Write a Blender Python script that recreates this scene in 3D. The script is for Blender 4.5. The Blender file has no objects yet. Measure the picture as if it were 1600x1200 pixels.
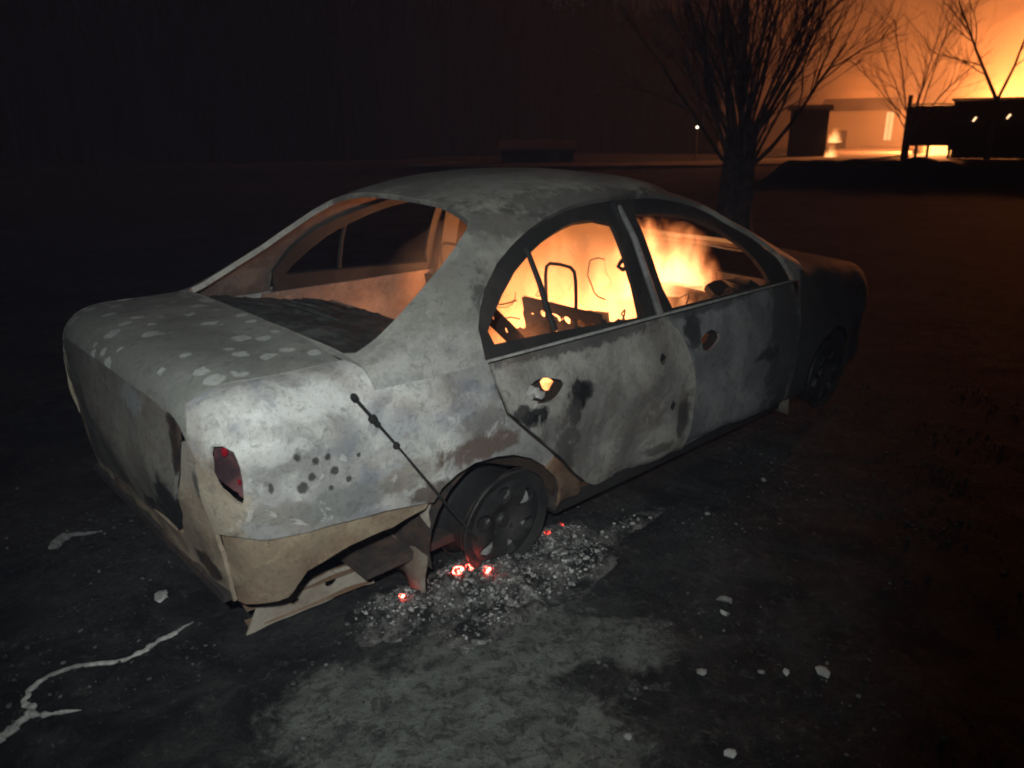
import bpy, bmesh, math, random
import numpy as np
from mathutils import Vector, Matrix, noise
from mathutils.geometry import delaunay_2d_cdt
R = math.radians
random.seed(7); RNG = np.random.default_rng(7)
sc = bpy.context.scene
COL = sc.collection

# ------------------------------------------------------------ camera
cam_d = bpy.data.cameras.new("camera"); cam = bpy.data.objects.new("camera", cam_d); COL.objects.link(cam)
cam_d.sensor_width = 36; cam_d.lens = 1202/1600*36; cam_d.dof.use_dof = True; cam_d.dof.focus_distance = 2.9; cam_d.dof.aperture_fstop = 3.4; cam_d.clip_start = .05; cam_d.clip_end = 2000
yaw, pit, rol = R(46.8), R(-18.0), R(-.45)
fw = Vector((math.cos(pit)*math.cos(yaw), math.cos(pit)*math.sin(yaw), math.sin(pit)))
rt = fw.cross(Vector((0, 0, 1))).normalized(); up = rt.cross(fw)
r2 = math.cos(rol)*rt+math.sin(rol)*up; u2 = -math.sin(rol)*rt+math.cos(rol)*up
m = Matrix((r2, u2, -fw)).transposed().to_4x4(); m.translation = Vector((-1.643, -2.604, 1.508))
cam.matrix_world = m
sc.camera = cam

# ------------------------------------------------------------ night sky, added fill sun, torch
w = bpy.data.worlds.new("World"); sc.world = w; w.use_nodes = True
nt = w.node_tree; nt.nodes.clear()
sky = nt.nodes.new("ShaderNodeTexSky"); sky.sky_type = 'NISHITA'; sky.sun_disc = False
sky.sun_elevation = R(30); sky.sun_rotation = R(200)
bg = nt.nodes.new("ShaderNodeBackground"); bg.inputs[1].default_value = .00035
wo = nt.nodes.new("ShaderNodeOutputWorld")
nt.links.new(sky.outputs[0], bg.inputs[0]); nt.links.new(bg.outputs[0], wo.inputs[0])
def light(name, kind, loc, power, col, size, target=None):
    d = bpy.data.lights.new(name, kind); o = bpy.data.objects.new(name, d); COL.objects.link(o)
    o.location = loc; d.energy = power; d.color = col
    if kind != 'SUN': d.shadow_soft_size = size
    if target is not None:
        o.rotation_euler = (Vector(target)-Vector(loc)).to_track_quat('-Z', 'Y').to_euler()
    return o
fill_sun = light("fill_sun", 'SUN', (0, 0, 50), .012, (.75, .85, 1), 0, None)  # no moon in view; faint sun added as fill for the ground
fill_sun.data.angle = R(3); fill_sun.rotation_euler = (R(40), R(10), R(-60))
# the photographer's torch, held up beside the camera (the photo's only white light)
torch = light("torch", 'SPOT', (-1.85, -2.72, 1.86), 262, (.95, 1.0, .965), .04, (-.18, -.55, .50))
torch.data.spot_size = R(72); torch.data.spot_blend = 1.0
vs = sc.view_settings
vs.view_transform = 'Standard'; vs.look = 'None'; vs.exposure = 0; vs.gamma = 1; vs.use_curve_mapping = False
cy = sc.cycles
cy.use_denoising = True
try: cy.denoiser = 'OPENIMAGEDENOISE'
except Exception: pass
cy.volume_bounces = 0; cy.volume_step_rate = 2.0; cy.volume_max_steps = 40
cy.use_adaptive_sampling = True; cy.adaptive_threshold = .02; cy.adaptive_min_samples = 16
cy.max_bounces = 4; cy.filter_width = 2.0
cy.sample_clamp_indirect = 4

# ------------------------------------------------------------ helpers
def tag(o, label=None, cat=None, group=None, kind=None):
    if label: o["label"] = label
    if cat: o["category"] = cat
    if group: o["group"] = group
    if kind: o["kind"] = kind
    return o
def empty(name, loc=(0, 0, 0)):
    o = bpy.data.objects.new(name, None); COL.objects.link(o); o.location = loc; o.empty_display_size = .1
    return o
def obj(name, bm, mat, parent=None, smooth=True, angle=38):
    me = bpy.data.meshes.new(name); bm.to_mesh(me); bm.free()
    if smooth:
        me.polygons.foreach_set("use_smooth", [True]*len(me.polygons)); me.set_sharp_from_angle(angle=R(angle))
    if mat: me.materials.append(mat)
    o = bpy.data.objects.new(name, me); COL.objects.link(o)
    if parent: o.parent = parent
    return o
def pyobj(name, verts, faces, mat, parent=None, smooth=False):
    me = bpy.data.meshes.new(name); me.from_pydata([tuple(v) for v in verts], [], [tuple(int(i) for i in f) for f in faces]); me.update()
    if smooth: me.polygons.foreach_set("use_smooth", [True]*len(me.polygons))
    if mat: me.materials.append(mat)
    o = bpy.data.objects.new(name, me); COL.objects.link(o)
    if parent: o.parent = parent
    return o
def add_box(bm, c, s, rot=None, bev=0.0):
    r = bmesh.ops.create_cube(bm, size=1)
    mt = Matrix.Translation(c) @ (rot.to_4x4() if rot else Matrix.Identity(4)) @ Matrix.Diagonal((*s, 1))
    bmesh.ops.transform(bm, matrix=mt, verts=r['verts'])
    if bev:
        es = list({e for v in r['verts'] for e in v.link_edges})
        bmesh.ops.bevel(bm, geom=es, offset=bev, segments=2, affect='EDGES', profile=.6)
def add_tube(bm, pts, rad, n=6, cap=True):
    pts = [Vector(p) for p in pts]; k = len(pts)
    if not hasattr(rad, '__len__'): rad = [rad]*k
    prev = None; rings = []
    for i, p in enumerate(pts):
        t = (pts[min(i+1, k-1)]-pts[max(i-1, 0)])
        if t.length < 1e-9: t = Vector((0, 0, 1))
        t.normalize()
        a = prev if prev is not None else (Vector((1, 0, 0)) if abs(t.x) < .9 else Vector((0, 1, 0)))
        a = (a-t*a.dot(t))
        if a.length < 1e-6: a = t.orthogonal()
        a.normalize(); prev = a; b = t.cross(a)
        rings.append([bm.verts.new(p+(a*math.cos(2*math.pi*j/n)+b*math.sin(2*math.pi*j/n))*rad[i]) for j in range(n)])
    for i in range(k-1):
        for j in range(n):
            bm.faces.new((rings[i][j], rings[i][(j+1) % n], rings[i+1][(j+1) % n], rings[i+1][j]))
    if cap:
        bm.faces.new(list(reversed(rings[0]))); bm.faces.new(rings[-1])
def add_lathe(bm, prof, n, axis='Y', c=(0, 0, 0)):
    rings = []
    for (r, h) in prof:
        ring = []
        for j in range(n):
            a = 2*math.pi*j/n
            p = (r*math.cos(a), h, r*math.sin(a)) if axis == 'Y' else (r*math.cos(a), r*math.sin(a), h)
            ring.append(bm.verts.new(Vector(p)+Vector(c)))
        rings.append(ring)
    for i in range(len(rings)-1):
        for j in range(n):
            bm.faces.new((rings[i][j], rings[i][(j+1) % n], rings[i+1][(j+1) % n], rings[i+1][j]))

# ------------------------------------------------------------ materials
class NB:
    def __init__(s, name):
        s.m = bpy.data.materials.new(name); s.m.use_nodes = True; s.t = s.m.node_tree; s.t.nodes.clear()
        s.out = s.t.nodes.new("ShaderNodeOutputMaterial")
        s.co = s.t.nodes.new("ShaderNodeTexCoord")
    def n(s, kind, **kw):
        nd = s.t.nodes.new(kind)
        for k, v in kw.items(): setattr(nd, k, v)
        return nd
    def l(s, a, b): s.t.links.new(a, b)
    def setin(s, nd, i, v):
        if hasattr(v, 'is_linked') or isinstance(v, bpy.types.NodeSocket): s.l(v, nd.inputs[i])
        else: nd.inputs[i].default_value = v
    def math(s, op, a, b=0.0, c=None, clamp=False):
        nd = s.n("ShaderNodeMath", operation=op, use_clamp=clamp); s.setin(nd, 0, a); s.setin(nd, 1, b)
        if c is not None: s.setin(nd, 2, c)
        return nd.outputs[0]
    def mapping(s, vec, scale=(1, 1, 1), loc=(0, 0, 0)):
        nd = s.n("ShaderNodeMapping"); s.l(vec, nd.inputs[0]); nd.inputs[1].default_value = loc; nd.inputs[3].default_value = scale
        return nd.outputs[0]
    def noise(s, vec, scale, detail=6, rough=.6, dist=0.0):
        nd = s.n("ShaderNodeTexNoise"); s.l(vec, nd.inputs['Vector'])
        nd.inputs['Scale'].default_value = scale; nd.inputs['Detail'].default_value = detail
        nd.inputs['Roughness'].default_value = rough; nd.inputs['Distortion'].default_value = dist
        return nd.outputs[0]
    def step(s, v, a, b):
        nd = s.n("ShaderNodeMapRange", interpolation_type='SMOOTHSTEP'); s.l(v, nd.inputs[0])
        nd.inputs[1].default_value = a; nd.inputs[2].default_value = b
        return nd.outputs[0]
    def mix(s, f, a, b):
        nd = s.n("ShaderNodeMix", data_type='RGBA'); s.setin(nd, 0, f)
        for i, c in ((6, a), (7, b)):
            if isinstance(c, (tuple, list)): nd.inputs[i].default_value = (*c[:3], 1)
            else: s.l(c, nd.inputs[i])
        return nd.outputs[2]
    def spots(s, vec, scale, size, keep, soft=.12):
        """irregular round flakes: voronoi cells, some of them kept at random, each of its own size"""
        wob = s.n("ShaderNodeTexNoise"); s.l(vec, wob.inputs['Vector']); wob.inputs['Scale'].default_value = scale*1.8; wob.inputs['Detail'].default_value = 3
        va = s.n("ShaderNodeVectorMath", operation='SCALE'); s.l(wob.outputs[1], va.inputs[0]); va.inputs[3].default_value = .55/scale
        vb = s.n("ShaderNodeVectorMath", operation='ADD'); s.l(vec, vb.inputs[0]); s.l(va.outputs[0], vb.inputs[1])
        vo = s.n("ShaderNodeTexVoronoi"); s.l(vb.outputs[0], vo.inputs['Vector']); vo.inputs['Scale'].default_value = scale
        sep = s.n("ShaderNodeSeparateColor"); s.l(vo.outputs['Color'], sep.inputs[0])
        rad = s.math('MULTIPLY', sep.outputs[0], size)
        d = s.math('SUBTRACT', rad, vo.outputs['Distance'])
        a = s.step(d, 0.0, soft*size)
        k = s.math('LESS_THAN', sep.outputs[1], keep)
        return s.math('MULTIPLY', a, k)
    def surf(s, col, rough=.8, spec=.3, bump=None, bstr=.4, bdist=.01, metal=0.0, emis=None, estr=0.0):
        p = s.n("ShaderNodeBsdfPrincipled")
        if isinstance(col, (tuple, list)): p.inputs['Base Color'].default_value = (*col[:3], 1)
        else: s.l(col, p.inputs['Base Color'])
        s.setin(p, 'Roughness', rough); p.inputs['Specular IOR Level'].default_value = spec; p.inputs['Metallic'].default_value = metal
        if emis: p.inputs['Emission Color'].default_value = (*emis, 1); s.setin(p, 'Emission Strength', estr)
        if bump is not None:
            b = s.n("ShaderNodeBump"); b.inputs['Strength'].default_value = bstr; b.inputs['Distance'].default_value = bdist
            s.l(bump, b.inputs['Height']); s.l(b.outputs[0], p.inputs['Normal'])
        s.l(p.outputs[0], s.out.inputs[0]); return s.m
def burnt(name, ash, mid, soot, cover=.5, rough=.55, pale=None, dark=None, rust=0.0, seed=0.0, patch=2.2, rustcol=(.16, .085, .05), blue=0.0, stains_highlights=(), axes=(0, 2), spotmask=None, low=None):
    b = NB(name); v = b.mapping(b.co.outputs['Object'], loc=(seed, seed*1.7, -seed))
    big = b.noise(v, patch, 7, .62, .4); med = b.noise(v, 9, 6, .65); fine = b.noise(v, 70, 4, .7)
    c = b.mix(b.step(big, .40, .60), mid, ash)
    sx = b.n("ShaderNodeSeparateXYZ"); b.l(b.co.outputs['Object'], sx.inputs[0])
    wob = b.math('SUBTRACT', b.noise(v, 19, 8, .72, .3), .5)
    if low:         # another tone below a ragged height
        zz = b.math('ADD', sx.outputs[2], b.math('MULTIPLY', wob, .28)); c = b.mix(b.math('SUBTRACT', 1.0, b.step(zz, low[0]-.08, low[0]+.08)), c, b.mix(b.step(med, .35, .65), low[2], low[1]))
    c = b.mix(b.math('MULTIPLY', b.step(med, .50, .68), .55), c, mid)
    if blue: c = b.mix(b.math('MULTIPLY', b.step(b.noise(v, 5.5, 4, .5, .6), .52, .66), blue), c, (.17, .19, .24))
    so = b.noise(b.mapping(v, loc=(4, 9, 2)), 3.4, 8, .68, .8)
    c = b.mix(b.step(so, cover+.14, cover+.24), c, soot)
    for (s0, s1, q0, q1, scol, samt) in stains_highlights:
        d0 = b.math('DIVIDE', b.math('SUBTRACT', sx.outputs[axes[0]], s0), q0); d1 = b.math('DIVIDE', b.math('SUBTRACT', sx.outputs[axes[1]], s1), q1)
        d_ = b.math('ADD', b.math('SQRT', b.math('ADD', b.math('MULTIPLY', d0, d0), b.math('MULTIPLY', d1, d1))), b.math('MULTIPLY', wob, 2.4))
        c = b.mix(b.math('MULTIPLY', b.math('SUBTRACT', 1.0, b.step(d_, .65, 1.15)), samt), c, scol)
    if rust:
        rn = b.noise(b.mapping(v, loc=(11, 3, 5)), 4.3, 7, .65, .5)
        c = b.mix(b.math('MULTIPLY', b.step(rn, .48, .66), rust), c, rustcol)
    if dark:
        sp = b.spots(v, dark[0], dark[1], dark[2])
        if spotmask: sp = b.math('MULTIPLY', sp, b.math('SUBTRACT', 1.0, b.step(sx.outputs[0], spotmask, spotmask+.08)))
        c = b.mix(sp, c, (.012, .012, .013))
    if pale:
        sp = b.spots(b.mapping(v, loc=(2, 7, 3)), pale[0], pale[1], pale[2]); sp = b.math('MULTIPLY', sp, b.step(b.noise(v, 2.6, 4, .5), .36, .46)); sp = b.math('MULTIPLY', sp, b.step(fine, .30, .46)); c = b.mix(b.math('MULTIPLY', sp, .8), c, (.50, .52, .50))
    fl = b.noise(b.mapping(v, loc=(5, 1, 8)), 26, 7, .72, .6); fl2 = b.noise(b.mapping(v, loc=(1, 6, 3)), 13, 8, .7, 1.0)
    c = b.mix(b.math('MULTIPLY', b.step(fl, .55, .61), .36), c, tuple(k*.45 for k in mid))
    c = b.mix(b.math('MULTIPLY', b.step(fl2, .60, .645), .35), c, tuple(min(.8, k*1.25) for k in ash))
    c = b.mix(b.math('MULTIPLY', b.step(fine, .53, .68), .32), c, soot)
    h = b.math('ADD', b.math('ADD', b.math('MULTIPLY', med, .6), b.math('MULTIPLY', fl, .5)), b.math('MULTIPLY', fine, .35))
    rr = b.math('ADD', rough-.1, b.math('MULTIPLY', med, .25))
    return b.surf(c, rr, .45, h, .6, .009)
M = {}
M['quarter'] = burnt('burnt_quarter_steel', (.56, .56, .54), (.27, .27, .265), (.05, .047, .044), .50, .34, rust=.25, seed=1.0, blue=.6, patch=2.3, stains_highlights=((-.955, .54, .085, .17, (.34, .295, .225), .95), (-.62, .80, .24, .045, (.60, .61, .60), .7), (-.82, .70, .14, .035, (.58, .59, .58), .6), (-.25, .66, .20, .07, (.46, .46, .45), .6), (-.20, .66, .08, .05, (.22, .245, .29), .5), (-.42, .69, .08, .05, (.24, .265, .31), .5), (-.40, .52, .13, .05, (.23, .20, .16), .6), (-.80, .52, .10, .03, (.20, .185, .16), .7), (-0.745, 0.672, 0.014, 0.018, (.025, .024, .023), .85), (-0.735, 0.575, 0.017, 0.017, (.025, .024, .023), .85), (-0.690, 0.645, 0.011, 0.013, (.025, .024, .023), .85), (-0.705, 0.600, 0.012, 0.012, (.025, .024, .023), .85), (-0.655, 0.648, 0.010, 0.012, (.025, .024, .023), .85), (-0.640, 0.600, 0.014, 0.013, (.025, .024, .023), .85), (-0.600, 0.565, 0.010, 0.011, (.025, .024, .023), .85), (-0.655, 0.555, 0.009, 0.009, (.025, .024, .023), .85), (-0.560, 0.630, 0.008, 0.008, (.025, .024, .023), .85), (-0.820, 0.600, 0.009, 0.020, (.025, .024, .023), .85), (-.12, .53, .16, .05, (.10, .06, .045), .8), (-.30, .43, .10, .04, (.06, .04, .03), .8), (.02, .70, .05, .05, (.05, .05, .05), .7), (-.62, .50, .16, .05, (.17, .18, .175), .7), (-.10, .62, .10, .05, (.14, .14, .14), .6)))  # pale shoulder and hip smears are painted highlights; ash lightened for nearer torch
M['rdoor'] = burnt('burnt_rear_door_steel', (.36, .35, .32), (.18, .175, .165), (.03, .028, .026), .48, .62, rust=.25, dark=(10, .30, .14), seed=3.1, patch=3.2, stains_highlights=((.37, .60, .075, .055, (.008, .008, .008), 1), (.33, .54, .04, .08, (.05, .045, .045), .9), (.13, .575, .07, .035, (.008, .008, .008), 1), (.06, .60, .05, .03, (.02, .02, .02), .9), (.45, .785, .5, .035, (.05, .048, .046), .8), (1.06, .33, .05, .10, (.03, .03, .03), .8), (.30, .42, .07, .12, (.06, .055, .05), .7), (.9, .22, .1, .03, (.05, .05, .05), .7)))
M['fdoor'] = burnt('burnt_front_door_steel', (.29, .295, .30), (.165, .17, .175), (.035, .035, .035), .50, .62, seed=5.3, blue=.3, patch=3, stains_highlights=((1.10, .72, .07, .09, (.02, .02, .02), .9), (1.9, .55, .16, .5, (.05, .05, .05), .8), (1.75, .48, .12, .03, (.03, .03, .03), .8), (1.22, .79, .4, .03, (.04, .04, .04), .7)))
M['lid'] = burnt('burnt_trunk_lid_steel', (.27, .275, .255), (.195, .20, .185), (.10, .10, .095), .60, .5, pale=(15, .52, .75), seed=7.7, patch=2.6)
M['lidrear'] = burnt('burnt_lid_rear_steel', (.20, .195, .175), (.12, .115, .105), (.03, .028, .026), .52, .7, rust=.3, seed=2.2, axes=(1, 2), stains_highlights=((-.40, .45, .10, .10, (.01, .01, .01), 1), (-.30, .36, .25, .05, (.012, .01, .01), 1), (-.52, .70, .04, .12, (.012, .011, .011), 1), (.35, .40, .35, .10, (.05, .045, .04), .7), (-.25, .76, .10, .05, (.26, .28, .29), .6)))
M['roof'] = burnt('burnt_roof_steel', (.34, .335, .30), (.20, .198, .18), (.08, .078, .072), .53, .55, seed=9.4, patch=2.4, rust=.15, stains_highlights=((.25, 1.20, .22, .05, (.05, .048, .045), .5), (.70, 1.245, .45, .05, (.04, .038, .036), .6), (1.3, 1.22, .5, .06, (.04, .038, .036), .7), (.02, .95, .05, .12, (.03, .03, .03), .7)), low=(.90, (.44, .435, .41), (.25, .255, .25)))
M['fender'] = burnt("burnt_fender_steel", (.075, .075, .075), (.045, .045, .045), (.015, .015, .015), .45, .75, seed=4.5)  # darkened tone paints in the light fading out towards the nose
M['tan'] = burnt('scorched_primer', (.33, .265, .185), (.22, .17, .12), (.04, .03, .025), .5, .8, rust=.5, seed=6.1, patch=4)
M['rust'] = burnt("rusted_steel", (.24, .165, .11), (.15, .095, .06), (.03, .02, .016), .5, .85, rust=.7, seed=8.1, rustcol=(.20, .09, .05))
M['soot'] = burnt("sooty_frame", (.036, .031, .028), (.016, .015, .014), (.008, .008, .008), .55, .7, seed=1.9)
M['pillar'] = burnt("burnt_pillar_steel", (.20, .20, .20), (.10, .10, .10), (.02, .02, .02), .5, .5, seed=2.9)
M['under'] = burnt("charred_underbody", (.05, .04, .035), (.025, .02, .018), (.008, .008, .008), .5, .9, rust=.4, seed=3.9)
M['inner'] = burnt("burnt_interior_steel", (.34, .27, .22), (.22, .16, .13), (.05, .035, .03), .55, .85, rust=.5, seed=5.9)
M['char'] = burnt("char", (.02, .018, .016), (.012, .011, .01), (.005, .005, .005), .5, .9, seed=6.9)
M['seat'] = burnt("charred_seat_steel", (.05, .03, .02), (.03, .02, .015), (.01, .008, .006), .5, .8, seed=7.9)
M['shelf'] = burnt('sooty_shelf', (.075, .078, .075), (.04, .042, .04), (.010, .010, .010), .42, .5, seed=8.8, patch=5)
M['rim'] = burnt("burnt_rim", (.035, .034, .033), (.02, .02, .02), (.008, .008, .008), .5, .45, seed=9.9)
M['disc'] = burnt("ashy_brake_disc", (.42, .41, .39), (.30, .29, .28), (.05, .05, .05), .54, .8, seed=2.7, patch=9, stains_highlights=((-.05, .09, .11, .09, (.015, .015, .015), 1), (-.12, .0, .07, .10, (.015, .015, .015), 1), (.0, -.13, .05, .05, (.02, .02, .02), 1)))
M['alu'] = burnt("melted_aluminium", (.62, .60, .57), (.4, .39, .37), (.06, .06, .06), .5, .35, seed=2.4, patch=20)
def simple(name, col, rough=.8, spec=.3, emis=None, estr=0):
    b = NB(name); n_ = b.noise(b.co.outputs['Object'], 12, 5, .6); d = tuple(c*.6 for c in col)
    return b.surf(b.mix(n_, d, col), rough, spec, n_, .3, .01, emis=emis, estr=estr)
M['redlens'] = simple("red_lens_plastic", (.30, .008, .02), .15, .6)
M['lampbase'] = burnt("lamp_housing", (.12, .05, .055), (.04, .022, .026), (.01, .01, .01), .42, .5, seed=1.5, patch=14)
M['lamppanel'] = burnt('lamp_panel_steel', (.36, .34, .30), (.24, .21, .17), (.05, .04, .035), .6, .75, rust=.35, seed=3.6, low=(.60, (.36, .30, .22), (.25, .20, .15)), axes=(1, 2), stains_highlights=((-.50, .28, .09, .04, (.02, .016, .014), 1), (-.60, .60, .02, .04, (.06, .06, .06), .8)))
M['tan2'] = burnt("scorched_beam", (.34, .31, .26), (.26, .23, .19), (.05, .045, .04), .6, .8, rust=.25, seed=4.9)
M['innerdark'] = burnt("smoked_inner_steel", (.15, .12, .105), (.085, .068, .06), (.02, .016, .014), .5, .85, rust=.3, seed=5.2, patch=5)
M['guard'] = burnt("ashy_guard_steel", (.30, .275, .23), (.17, .145, .115), (.03, .025, .02), .46, .9, rust=.4, seed=7.2, patch=6)
# ------------------------------------------------------------ the car's body surfaces
RC = .19                          # radius of the rear corners
XR, XF = -0.955, 3.25            # rear and front end of the body
def sm(t):
    t = min(1.0, max(0.0, t)); return t*t*(3-2*t)
LOWC = [(.72,.135),(.782,.165),(.803,.30),(.815,.48),(.814,.60),(.795,.70),(.757,.79),(.705,.845),(.63,.868),(.36,.89),(0,.90)]
def catmull(pts, n=10):
    P = np.array(pts, float); P = np.vstack([2*P[0]-P[1], P, 2*P[-1]-P[-2]])
    out = []
    for i in range(1, len(P)-2):
        for k in range(n):
            t = k/n; a, b, c, d = P[i-1], P[i], P[i+1], P[i+2]
            out.append(.5*((2*b)+(c-a)*t+(2*a-5*b+4*c-d)*t*t+(3*b-a-3*c+d)*t**3))
    out.append(P[-2]); return np.array(out)
def low_section(x):
    pts = []
    r = RC; d = x-XR
    rat = 1 - .045*sm((-.15-x)/.8)
    if d < r: rat -= (r*(1-math.sqrt(max(0, 1-((r-d)/r)**2))))/.81
    e = XF-x; rf = .38
    rat -= .06*sm((x-2.2)/1.0)
    if e < rf: rat -= (.8*rf*(1-math.sqrt(max(0, 1-((rf-e)/rf)**2))))/.81
    drop = 0
    if d < .15: drop = .10*(1-math.sqrt(max(0, 1-((.15-d)/.15)**2)))
    hs = 1 - .42*max(0, (x-2.1)/1.15)**1.5
    if e < .12: hs -= .25*(1-math.sqrt(max(0, 1-((.12-e)/.12)**2)))
    cb = sm((x+.52)/.22)*sm((2.3-x)/.2)
    for (y, z) in LOWC:
        if z == .60: y -= .020*sm((-.42-x)/.35)
        elif z == .70: y += .004*sm((-.42-x)/.35)
        if z == .79: y += .008*cb
        elif z == .845: y += .038*cb
        if z > .5: z = .5+(z-.5)*hs
        if z > .66: z -= drop*min(1, (z-.66)/.15)
        pts.append((y*rat, z))
    c = catmull(pts, 8)
    return c
def arc(c):
    s = np.concatenate([[0], np.cumsum(np.hypot(*np.diff(c, axis=0).T))]); return s
LOWLEN = 1.5
_lc = {}
def low_sec(x):
    k = round(x, 4)
    if k not in _lc:
        c = low_section(k); s = arc(c); _lc[k] = (c, s/s[-1])
    return _lc[k]
def flare(x, z):
    f = 0
    for cx in (0.0, 2.46):
        dd = math.hypot(x-cx, z-.2)
        f += .016*math.exp(-((dd-.29)/.055)**2)
    return f
def bow(y): return .045*max(0, 1-(y/.68)**2)
def low_xyz(x, v):
    c, s = low_sec(x)
    y = float(np.interp(v, s, c[:, 0])); z = float(np.interp(v, s, c[:, 1]))
    tuck = .07*sm((.62-z)/.5)*sm((-.6-x)/.35)
    return (x+tuck-bow(y)*sm((-.5-x)/.45), y+(flare(x, z) if z < .7 else 0), z)
def low_v_z(x, z):
    c, s = low_sec(x); return float(np.interp(z, c[:, 1], s))
def low_v_y(x, y):
    c, s = low_sec(x); k = len(c)//2
    i = int(np.argmax(c[:, 0])); return float(np.interp(-y, -c[i:, 0], s[i:]))
# ---- greenhouse
ROOF = [(-.62,.86),(-.45,.895),(-.33,.96),(-.10,1.115),(.06,1.215),(.18,1.265),(.36,1.305),(.60,1.332),(.85,1.338),(1.05,1.332),(1.25,1.312),(1.5,1.25),(1.75,1.145),(2.0,1.01),(2.2,.895),(2.35,.845)]
_rc = catmull(ROOF, 12)
ZB = .795
def roof_z(x): return float(np.interp(x, _rc[:, 0], _rc[:, 1]))
def low_y(x, z):
    c, s = low_sec(x); i = int(np.argmax(c[:, 0])); return float(np.interp(z, c[i:, 1], c[i:, 0]))
_gc = {}
def gre_sec(x):
    k = round(x, 4)
    if k not in _gc:
        h = max(.02, roof_z(k)-ZB); yb = low_y(k, ZB); n = 5.0
        th = np.linspace(0, math.pi/2, 90)
        t = np.sin(th)**(2/n); w = np.cos(th)**(2/n)
        z = ZB+h*t; z = z; y = (yb-.36*(z-ZB))*w
        # crown of the roof
        c = np.stack([y, z], 1)
        c[0] = (yb, ZB); c[-1] = (0, ZB+h)
        s = arc(c); _gc[k] = (c, s/s[-1])
    return _gc[k]
def gre_half(x, v):
    c, s = gre_sec(x)
    y = float(np.interp(v, s, c[:, 0])); z = float(np.interp(v, s, c[:, 1]))
    h = roof_z(x)-ZB
    z -= .022*min(1, h/.4)*min(1, (y/.55)**2)*sm((z-ZB)/h/.75)
    return y, z
def gre_xyz(x, s):               # s 0..2, right belt to left belt
    if s <= 1: y, z = gre_half(x, s); return (x, -y, z)
    y, z = gre_half(x, 2-s); return (x, y, z)
def gre_s_z(x, z):
    vs = np.linspace(0, 1, 160); zz = np.array([gre_half(x, v)[1] for v in vs])
    i = int(np.argmax(zz)); return float(np.interp(z, zz[:i+1], vs[:i+1]))
def gre_s_y(x, y):
    vs = np.linspace(0, 1, 160); yy = np.array([gre_half(x, v)[0] for v in vs])
    return float(np.interp(-abs(y), -yy, vs))

# arc-length-like coordinate along the car so that the rounded corners get even meshes
def UX(x):
    d = x-XR
    if d < RC: return XR+RC-RC*math.asin(min(1, (RC-d)/RC))
    e = XF-x
    if e < .38: return XF-.38+.38*math.asin(min(1, (.38-e)/.38))
    return x
def XU(u):
    if u < XR+RC: return XR+RC-RC*math.sin(min(math.pi/2, (XR+RC-u)/RC))
    if u > XF-.38: return XF-.38+.38*math.sin(min(math.pi/2, (u-XF+.38)/.38))
    return u
def low_full(x, s):
    if s <= 1: a = low_xyz(x, s); return (a[0], -a[1], a[2])
    return low_xyz(x, 2-s)
def rear_xyz(y, z):
    return (XR+.002-bow(y)+.07*sm((.62-z)/.5), y, z)
def inpoly(x, y, P):
    c = False; j = len(P)-1
    for i in range(len(P)):
        if (P[i][1] > y) != (P[j][1] > y) and x < (P[j][0]-P[i][0])*(y-P[i][1])/(P[j][1]-P[i][1])+P[i][0]: c = not c
        j = i
    return c
def dense(P, step, ky):
    out = []
    for i in range(len(P)):
        a, b = P[i], P[(i+1) % len(P)]
        n = max(1, int(math.hypot(b[0]-a[0], (b[1]-a[1])*ky)/step))
        for k in range(n): out.append((a[0]+(b[0]-a[0])*k/n, a[1]+(b[1]-a[1])*k/n))
    return out
def smooth_poly(P, n=4, closed=False):
    c = catmull(P, n); return [tuple(p) for p in c]
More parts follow.
